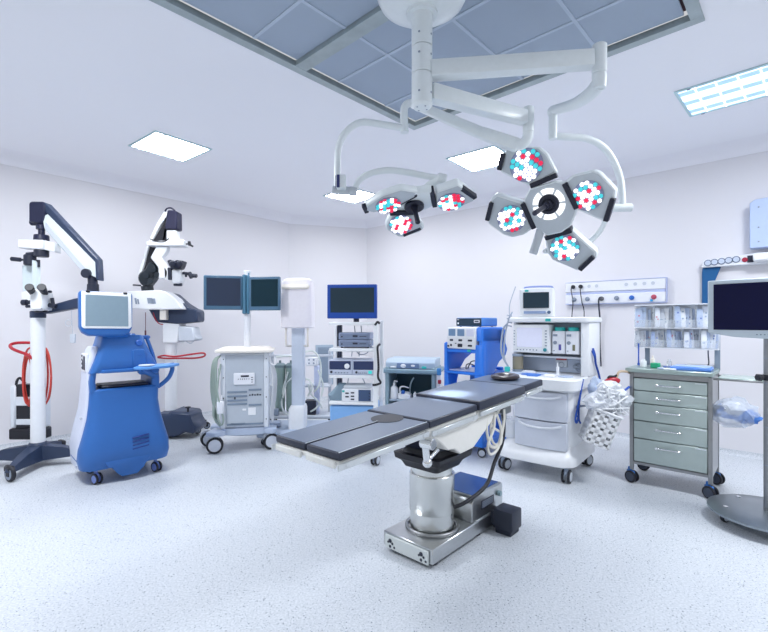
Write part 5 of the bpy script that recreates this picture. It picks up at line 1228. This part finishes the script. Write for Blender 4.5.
# bin rack
BINM = mat('clear bin plastic', '#e2e9f2', .2, alpha=.22)
rx0, rx1 = -.335, .30; yb0, yb1 = .31, .405
m = MB(); m.box(rx0, rx1, yb1-.004, yb1+.0, 1.165, 1.56, .001)
for z in (1.165, 1.345, 1.555): m.box(rx0, rx1, yb0, yb1, z-.004, z+.004, .001)
m.build('bin_rack', WHITE2, t)
for z0_, z1_, nb in ((1.17, 1.34, 5), (1.35, 1.55, 4)):
    for j in range(nb):
        a = rx0+(rx1-rx0)*j/nb+.002; b = rx0+(rx1-rx0)*(j+1)/nb-.002
        m = MB(); m.box(a, b, yb0-.004, yb0, z0_, z0_+.07, .001); m.box(a, a+.004, yb0, yb1-.005, z0_, z1_, .001); m.box(b-.004, b, yb0, yb1-.005, z0_, z1_, .001)
        m.build('clear_bin', BINM, t)
# packets in the bins
rp_ = random.Random(9)
lab_u = ['first', 'second', 'third', 'fourth']
PM = [PAPER, PAPERB, mat('white glossy wrapper', '#eef1f6', .35, var=.1, scale=40), mat('blue marked wrapper', '#aebfe0', .4, var=.25, scale=30), mat('grey marked wrapper', '#c6ccd6', .4, var=.2, scale=45)]
for row, (z0_, z1_, nb) in enumerate(((1.17, 1.34, 5), (1.35, 1.55, 4))):
    for j in range(nb):
        a = rx0+(rx1-rx0)*j/nb+.008; b = rx0+(rx1-rx0)*(j+1)/nb-.008
        where = '%s bin from the left, %s rack row' % (['first', 'second', 'third', 'fourth', 'fifth'][j], ['lower', 'upper'][row])
        np_ = 5
        for k_ in range(np_):
            w_ = (b-a)/np_*rp_.uniform(1.3, 1.9); x = a+(b-a-w_)*k_/(np_-1); h_ = (z1_-z0_)*rp_.uniform(.80, .95)
            M = Matrix.Rotation(math.radians(rp_.uniform(-4, 4)), 4, 'Y') @ Matrix.Rotation(math.radians(-6-rp_.uniform(0, .5)), 4, 'X')
            y = yb0+.016+.014*k_
            m = MB(M)
            tk = .004
            m.prism([(-w_/2, 0), (w_/2, 0), (w_/2+.002, h_*.5), (w_/2-.002, h_), (-w_/2, h_), (-w_/2-.002, h_*.5)], -tk, tk, 'y', bev=.0018)
            m.mi = 1
            for q_i in range(2): zq = h_*rp_.uniform(.15, .8); xq = rp_.uniform(-w_*.3, w_*.05); m.box(xq, xq+w_*.3, -tk-.0012, -tk, zq, zq+h_*.08, 0)
            ob = m.build('sterile_packet', [PM[rp_.randrange(5)], [GREYM, mat('periwinkle print', '#6f86c4', .5), mat('soft red print', '#c98a98', .5), GREYB][rp_.randrange(4)]])
            p = dp_(x+w_/2, y, z0_+.003); ob.location = p; ob.rotation_euler = (0, 0, ang)
            tag(ob, 'paper packet standing in the '+where, 'packet', 'packets in the '+where)
# side glass shelf
m = MB(); m.box(.32, .60, .08, .40, .945, .957, .002); gs = m.build('side_shelf', mat('green glass shelf', '#bcd2cc', .15, alpha=.8), t)
m = MB(); m.box(.29, .60, .07, .085, .935, .95, .002); m.box(.29, .60, .395, .41, .935, .95, .002); m.build('shelf_bracket', STEELD, gs)
# things on the cart top
m = MB(); m.box(-.035, .035, -.03, .03, 0, .045, .006); solo(m, 'green_box', GREEN, 'small green box at the left on the steel cart top', 'box', dp_(-.12, .10, 1.001), ang)
m = MB(); m.cyl((0, 0, 0), (0, 0, .055), .024, seg=18, bev=.004); m.cyl((0, 0, .055), (0, 0, .07), .014, seg=14); solo(m, 'white_jar', WHITE, 'short white jar beside the green box on the steel cart', 'jar', dp_(-.22, .14, 1.001), ang)
m = MB(); m.cyl((0, 0, 0), (0, 0, .075), .018, seg=18, bev=.004); m.cyl((0, 0, .075), (0, 0, .10), .008, seg=14); solo(m, 'ivory_bottle', CREAM, 'slim ivory bottle behind the green box on the steel cart', 'bottle', dp_(-.16, .20, 1.001), ang)
m = MB(); m.cyl((0, 0, 0), (0, 0, .06), .02, seg=18, bev=.004); m.cyl((0, 0, .06), (0, 0, .075), .012, seg=14); solo(m, 'clear_vial', GLASS, 'clear vial standing left of the blue tray on the steel cart', 'vial', dp_(-.03, .18, 1.001), ang)
b1 = thing('instrument_tray', 'long blue tray lying at the right on the steel cart top', 'tray', dp_(.14, .12, 1.001), ang)
m = MB(); m.box(-.14, .14, -.09, .09, 0, .028, .006); m.build('tray_body', mat('tray cornflower', '#5f8fe0', .4), b1)
m = MB(); m.box(-.12, .13, -.07, .08, .028, .034, .003); m.build('tray_lid', mat('tray lid', '#9cb8ee', .35), b1)
m = MB(); m.box(-.10, .10, -.07, .07, 0, .035, .006); solo(m, 'steel_case', STEEL, 'low steel instrument case behind the blue tray', 'case', dp_(.17, .30, 1.001), ang)
for j, (x, y, c, lb) in enumerate(((-.05, .06, PAPERB, 'bluish flat wrapper between the green box and the blue tray'), (.0, .02, WHITE2, 'white strip wrapper at the front edge of the steel cart top'), (-.04, .24, mat('packet indigo', '#5a76c8', .4), 'indigo flat wrapper in front of the bin rack'))):
    m = MB(); m.box(-.045, .045, -.025, .025, 0, .010, .003); solo(m, 'flat_wrapper', c, lb, 'wrapper', dp_(x, y, 1.001), ang+.2*j)
m = MB(); m.cyl((0, 0, 0), (0, 0, .20), .006, seg=10); m.cyl((0, 0, 0), (0, 0, .02), .01, seg=10); solo(m, 'blue_rod', CLOTHB, 'upright blue rod at the rear left corner of the steel cart', 'rod', dp_(-.295, .30, 1.001), ang)
m = MB(); m.tube([(0, 0, .16), (0, 0, .12), (.004, 0, .06), (0, 0, .03)], .005, seg=8); m.lathe([(.03, 0), (.028, .012), (.012, .025), (.008, .04)], seg=16); solo(m, 'stethoscope_stand', DARK, 'small dark hanging tool under the right end of the bin rack', 'tool', dp_(.235, .27, 1.001), ang)
# bag of gloves hung at the right side
m = MB(); m.addbm(crumple((0, 0, 0), .1, 5, (.95, .5, .72))); b1 = solo(m, 'glove_bag', mat('clear blue tinted film', '#d5e0f4', .12, alpha=.4, bump=.8, scale=30, var=.2), 'clear bag with blue and white contents hung on the right side of the steel cart', 'bag', dp_(.425, .08, .69), ang)
for j, (x, y, z, c) in enumerate(((.38, .075, .70, 'b'), (.46, .08, .69, 'w'), (.50, .07, .68, 'b'), (.43, .06, .73, 'w'))):
    m = MB(); m.addbm(crumple((0, 0, 0), .045, 50+j, (1.2, .5, .8))); m.build('content', mat('glove blue', '#4f86d8', .5) if c == 'b' else WHITE2, b1).location = Vector((x-.43, y-.08, z-.695))
m = MB(); m.box(.292, .34, .05, .09, .66, .74, .004); m.build('side_clamp', DARK, t)

# ------------------------------------------------------------------ monitor on round steel base
Ym = 3.08; xm = W(768.5, 0, Ym).x
t = thing('monitor_stand', 'large grey framed monitor on steel pole with round steel base at right edge', 'monitor', (xm, Ym, 0))
m = MB(); m.lathe([(.001, .115), (.05, .118), (.33, .098), (.345, .092), (.345, .080), (.33, .078), (.001, .08)][::-1], seg=64); bs = m.build('base', mat('satin dark steel', '#8e979f', .3, .9, var=.06), t)
m = MB()
for a in range(5):
    m = MB(); a = math.radians(a*72+20); m.cyl((.25*math.cos(a), .25*math.sin(a), .10), (.25*math.cos(a), .25*math.sin(a), .112), .014, seg=14)
    m.build('bolt', CHROME, bs)
for a in range(5): a_ = math.radians(a*72+20); caster(t, .255*math.cos(a_), .255*math.sin(a_), .034, GREY, GREYM, yaw=a_+.6, hz=.082, twin=False, wid=.018)
m = MB(); m.cyl((0, 0, .11), (0, 0, 1.35), .027, seg=24)
m.build('pole', STEELD, t)
m = MB()
for z in (.98, 1.15, .68, .42): m.cyl((0, 0, z), (0, 0, z+.004), .0278, seg=24)
m.build('pole_seam', GREYM, t)
m = MB(); m.cyl((-.02, -.0, 1.02), (-.055, -.0, 1.02), .012, seg=10); m.cyl((-.05, 0, 1.02), (-.08, 0, 1.02), .026, seg=6, bev=.005); m.cyl((-.0, -.0, 1.0), (-.0, -.0, 1.04), .034, seg=22, bev=.003); m.build('height_knob', BLACK, t)
rot = math.atan2(2.95-3.2, (W(768, 0, 2.95)-W(708, 0, 3.2)).x)
pl = W(708, 0, 3.2)
SMx = Matrix.Translation((pl.x-xm, 3.2-Ym, 0)) @ Matrix.Rotation(rot, 4, 'Z')
zt_ = H+(322-281)/F*3.2; zb_ = H-(332.5-322)/F*3.2
wM = .62
m = MB(SMx); cur = [(0, zt_), (wM, zt_), (wM, zb_), (wM*.75, zb_-.028), (wM*.5, zb_-.036), (wM*.25, zb_-.028), (0, zb_)]
m.prism(cur, -.01, .045, 'y', bev=.006); mo = m.build('monitor', mat('blue grey bezel', '#c6d3dc', .4), t)
m = MB(SMx); m.box(.035, wM-.035, -.0125, -.008, zb_+.02, zt_-.028, .001); m.build('screen', SCRN, mo)
m = MB(SMx)
for j in range(6): m.box(.27+j*.02, .278+j*.02, -.0125, -.009, zb_-.012, zb_-.006, 0)
m.build('button', mat('slate button', '#6d7f90', .4), mo)
m = MB(SMx); m.box(wM*.3, wM*.7, .045, .08, zb_+.05, zt_-.05, .01); m.build('rear_mount', GREYM, mo)

# ------------------------------------------------------------------ fixtures on the right wall
d = A; n_ = ns[2]; d = (PL[3]-PL[2]).normalized()
def wallM(px_):
    a = onwall(px_, 2); return a, Matrix(((d.x, n_.x, 0, a.x), (d.y, n_.y, 0, a.y), (0, 0, 1, 0), (0, 0, 0, 1)))
def wl(px0, px1): return (onwall(px1, 2)-onwall(px0, 2)).length
a, M = wallM(567); L_ = wl(567, 667)
za = H+(322-283.5)/F*a.y; zb = H+(322-304.5)/F*a.y; zm = (za+zb)/2
t = thing('gas_outlet_rail', 'long white wall panel with sockets and gas outlets above the drawer cart', 'wall panel', (a.x, a.y, zb))
m = MB(M); m.box(0, L_, 0, .055, zb, zm-.02, .008); m.box(0, L_, 0, .055, zm+.012, za, .008); m.build('housing', WHITE2, t, world=True)
m = MB(M); m.box(.005, L_-.005, 0, .042, zm-.022, zm+.014, .002); m.box(L_, L_+.008, 0, .06, zb-.004, za+.004, .001); m.box(0, L_, 0, .058, za, za+.006, .001); m.box(0, L_, 0, .058, zb-.006, zb, .001); m.build('trim_strip', mat('periwinkle trim', '#b9c3e6', .4), t, world=True)
m = MB(M)
for px_ in (575, 582.5): x = wl(567, px_); m.cyl((x, .05, za-.055), (x, .085, za-.055), .024, seg=18, bev=.004)
m.build('black_plug', BLACK, t, world=True)
m = MB(M)
for px_ in (590.5, 598, 627.5, 636.5, 645.5, 654): x = wl(567, px_); m = MB(M); m.cyl((x, .055, za-.055), (x, .058, za-.055), .02, seg=18); m.box(x-.012, x+.012, .058, .061, za-.075, za-.07, 0); m.build('socket', GREY, t, world=True)
for px_, c in ((576, 'g'), (589, 'g'), (603, 'k'), (618, 'g'), (633, 'b'), (655, 'r')):
    x = wl(567, px_); m = MB(M); zc = (zb+zm-.02)/2
    m.cyl((x, .055, zc), (x, .07, zc), .028, seg=20, bev=.003); m.cyl((x, .068, zc), (x, .095, zc), .016, seg=16, bev=.003)
    m.build('gas_outlet', {'g': GREYM, 'k': mat('grey brown outlet', '#6f7178', .4), 'b': mat('outlet blue', '#2f6fc8', .4), 'r': mat('outlet rose', '#c0506a', .4)}[c], t, world=True)
m = MB(M)
for px_, y1_, yb_ in ((574, za-.055, .95), (583, za-.055, 1.2)):
    x = wl(567, px_); m.tube([(x, .085, y1_), (x, .10, y1_-.05), (x+.01, .07, y1_-.2), (x-.01+.04*(px_ > 580), .05, (y1_+yb_)/2), (x+.02, .05, yb_)], .006, seg=8)
m.build('power_cord', BLACK, t, world=True)
m = MB(M); x = wl(567, 602); zc = (zb+zm-.02)/2; m.tube([(x+.02, .09, zc+.01), (x, .11, zc+.005), (x-.01, .10, zc-.06), (x-.01, .05, zc-.25), (x-.015, .04, 1.2), (x, .04, .85)], .010, seg=8); m.build('gas_hose', mat('dark grey hose', '#3c3f4c', .5), t, world=True)
m = MB(M); x = wl(567, 653); m.cyl((x, .06, zb+.02), (x, .09, zb+.02), .014, seg=12); m.build('teal_outlet', mat('outlet cyan', '#3aa0d8', .4), t, world=True)

# manometer bar and the pale blue box at the right edge
a, M = wallM(702.5); L_ = wl(702.5, 768)+.25
m0 = a
zt_ = H+(322-261)/F*a.y; zb_ = H+(322-268.3)/F*a.y
t = thing('manometer_bar', 'white wall bar with five round pressure gauges and a red button', 'gauge bar', (a.x, a.y, zb_))
m = MB(M); m.prism([(0, zb_), (L_, zb_-.0), (L_, zt_+.03), (.45, zt_+.03), (.02, zt_)], 0, .09, 'y', bev=.006); hb = m.build('housing', WHITE2, t, world=True)
for j, px_ in enumerate((709, 715.5, 722.5, 729.5, 737)):
    x = wl(702.5, px_); zc = (zb_+zt_)/2+.004+.004*j
    m = MB(M); m.cyl((x, .088, zc), (x, .098, zc), .034, seg=24, bev=.003); g_ = m.build('pressure_gauge', mat('slate gauge rim', '#5d6c86', .35), t, world=True)
    m = MB(M); m.cyl((x, .098, zc), (x, .1, zc), .026, seg=24); m.build('gauge_face', mat('pale gauge face', '#c6d0e2', .3), g_, world=True)
m = MB(M); x = wl(702.5, 745.5); m.cyl((x, .088, zt_-.03), (x, .10, zt_-.03), .024, seg=20, bev=.003); m.build('red_button', mat('dark red button', '#a3223c', .35), t, world=True)
m = MB(M); x = wl(702.5, 751); m.box(x-.025, x+.025, .088, .096, zt_-.06, zt_+.01, .003); m.build('black_switch', DARK, t, world=True)
m = MB(M); x = wl(702.5, 754); m.box(x, L_, .08, .20, zt_-.06, zt_+.02, .012); m.build('valve_box', WHITE, t, world=True)
a2, M2 = wallM(750.5)
zt2 = H+(322-203)/F*a2.y; zb2 = H+(322-250)/F*a2.y
t = thing('wall_cabinet', 'pale blue steel box on the right wall, cut by the picture edge', 'wall box', (a2.x, a2.y, zb2))
m = MB(M2); m.prism([(0, zb2), (.6, zb2), (.6, zt2+.03), (.04, zt2), (0, zt2-.03)], 0, .14, 'y', bev=.006); m.build('box_body', mat('pale periwinkle steel', '#bccdf0', .4), t, world=True)
m = MB(M2)
for z in (zt2-.08, (zt2+zb2)/2-.04, zb2+.06): m.cyl((.07, .14, z), (.07, .146, z), .008, seg=10)
m.build('screw', GREYM, t, world=True)
m = MB(M)
xl, xr = wl(702.5, 703)-.0, wl(702.5, 719)
zt3 = zb_-.002; m.prism([(xl, zt3), (xr+.02, zt3), (xr-.03, zt3-.14), (xr-.035, 1.42), (xl-.005, 1.42), (xl-.005, zt3-.05)], .02, .045, 'y', bev=.004)
t = m.build('hanging_bag', mat('petrol blue fabric', '#125a92', .7)); tag(t, 'petrol blue cloth bag hanging below the gauge bar', 'bag')
# ------------------------------------------------------------------ added fill lights out of view + light inside the lamp heads
def area(name, loc, size, power, rot=(0, 0, 0), col=(.93, .96, 1)):
    l = bpy.data.lights.new(name, 'AREA'); l.shape = 'RECTANGLE'; l.size = size[0]; l.size_y = size[1]; l.energy = power; l.color = col
    o = bpy.data.objects.new(name, l); COL.objects.link(o); o.location = loc; o.rotation_euler = rot; return o
def spot(name, loc, tgt, power, ang, blend=.6, r=.06, col=(1, 1, 1)):
    l = bpy.data.lights.new(name, 'SPOT'); l.energy = power; l.spot_size = math.radians(ang); l.spot_blend = blend; l.shadow_soft_size = r; l.color = col
    o = bpy.data.objects.new(name, l); COL.objects.link(o); o.location = loc
    o.rotation_euler = (Vector(tgt)-Vector(loc)).to_track_quat('-Z', 'Y').to_euler(); return o
area('added_fill', (-2.8, 2.6, 3.2), (.6, .6), 54)  # unseen lights added to brighten the room
area('added_fill', (3.0, 2.4, 3.2), (.6, .6), 54)
area('added_fill', (0, -.9, 3.2), (1.2, .6), 3)
for px_, py_ in ((451, 201), (388, 204.5), (401, 224)):
    spot('lamp_beam', on_plane(px_, py_, Q0, n2)+n2*.06, W(450, 392, 3.05), 95, 14, .6, .05)
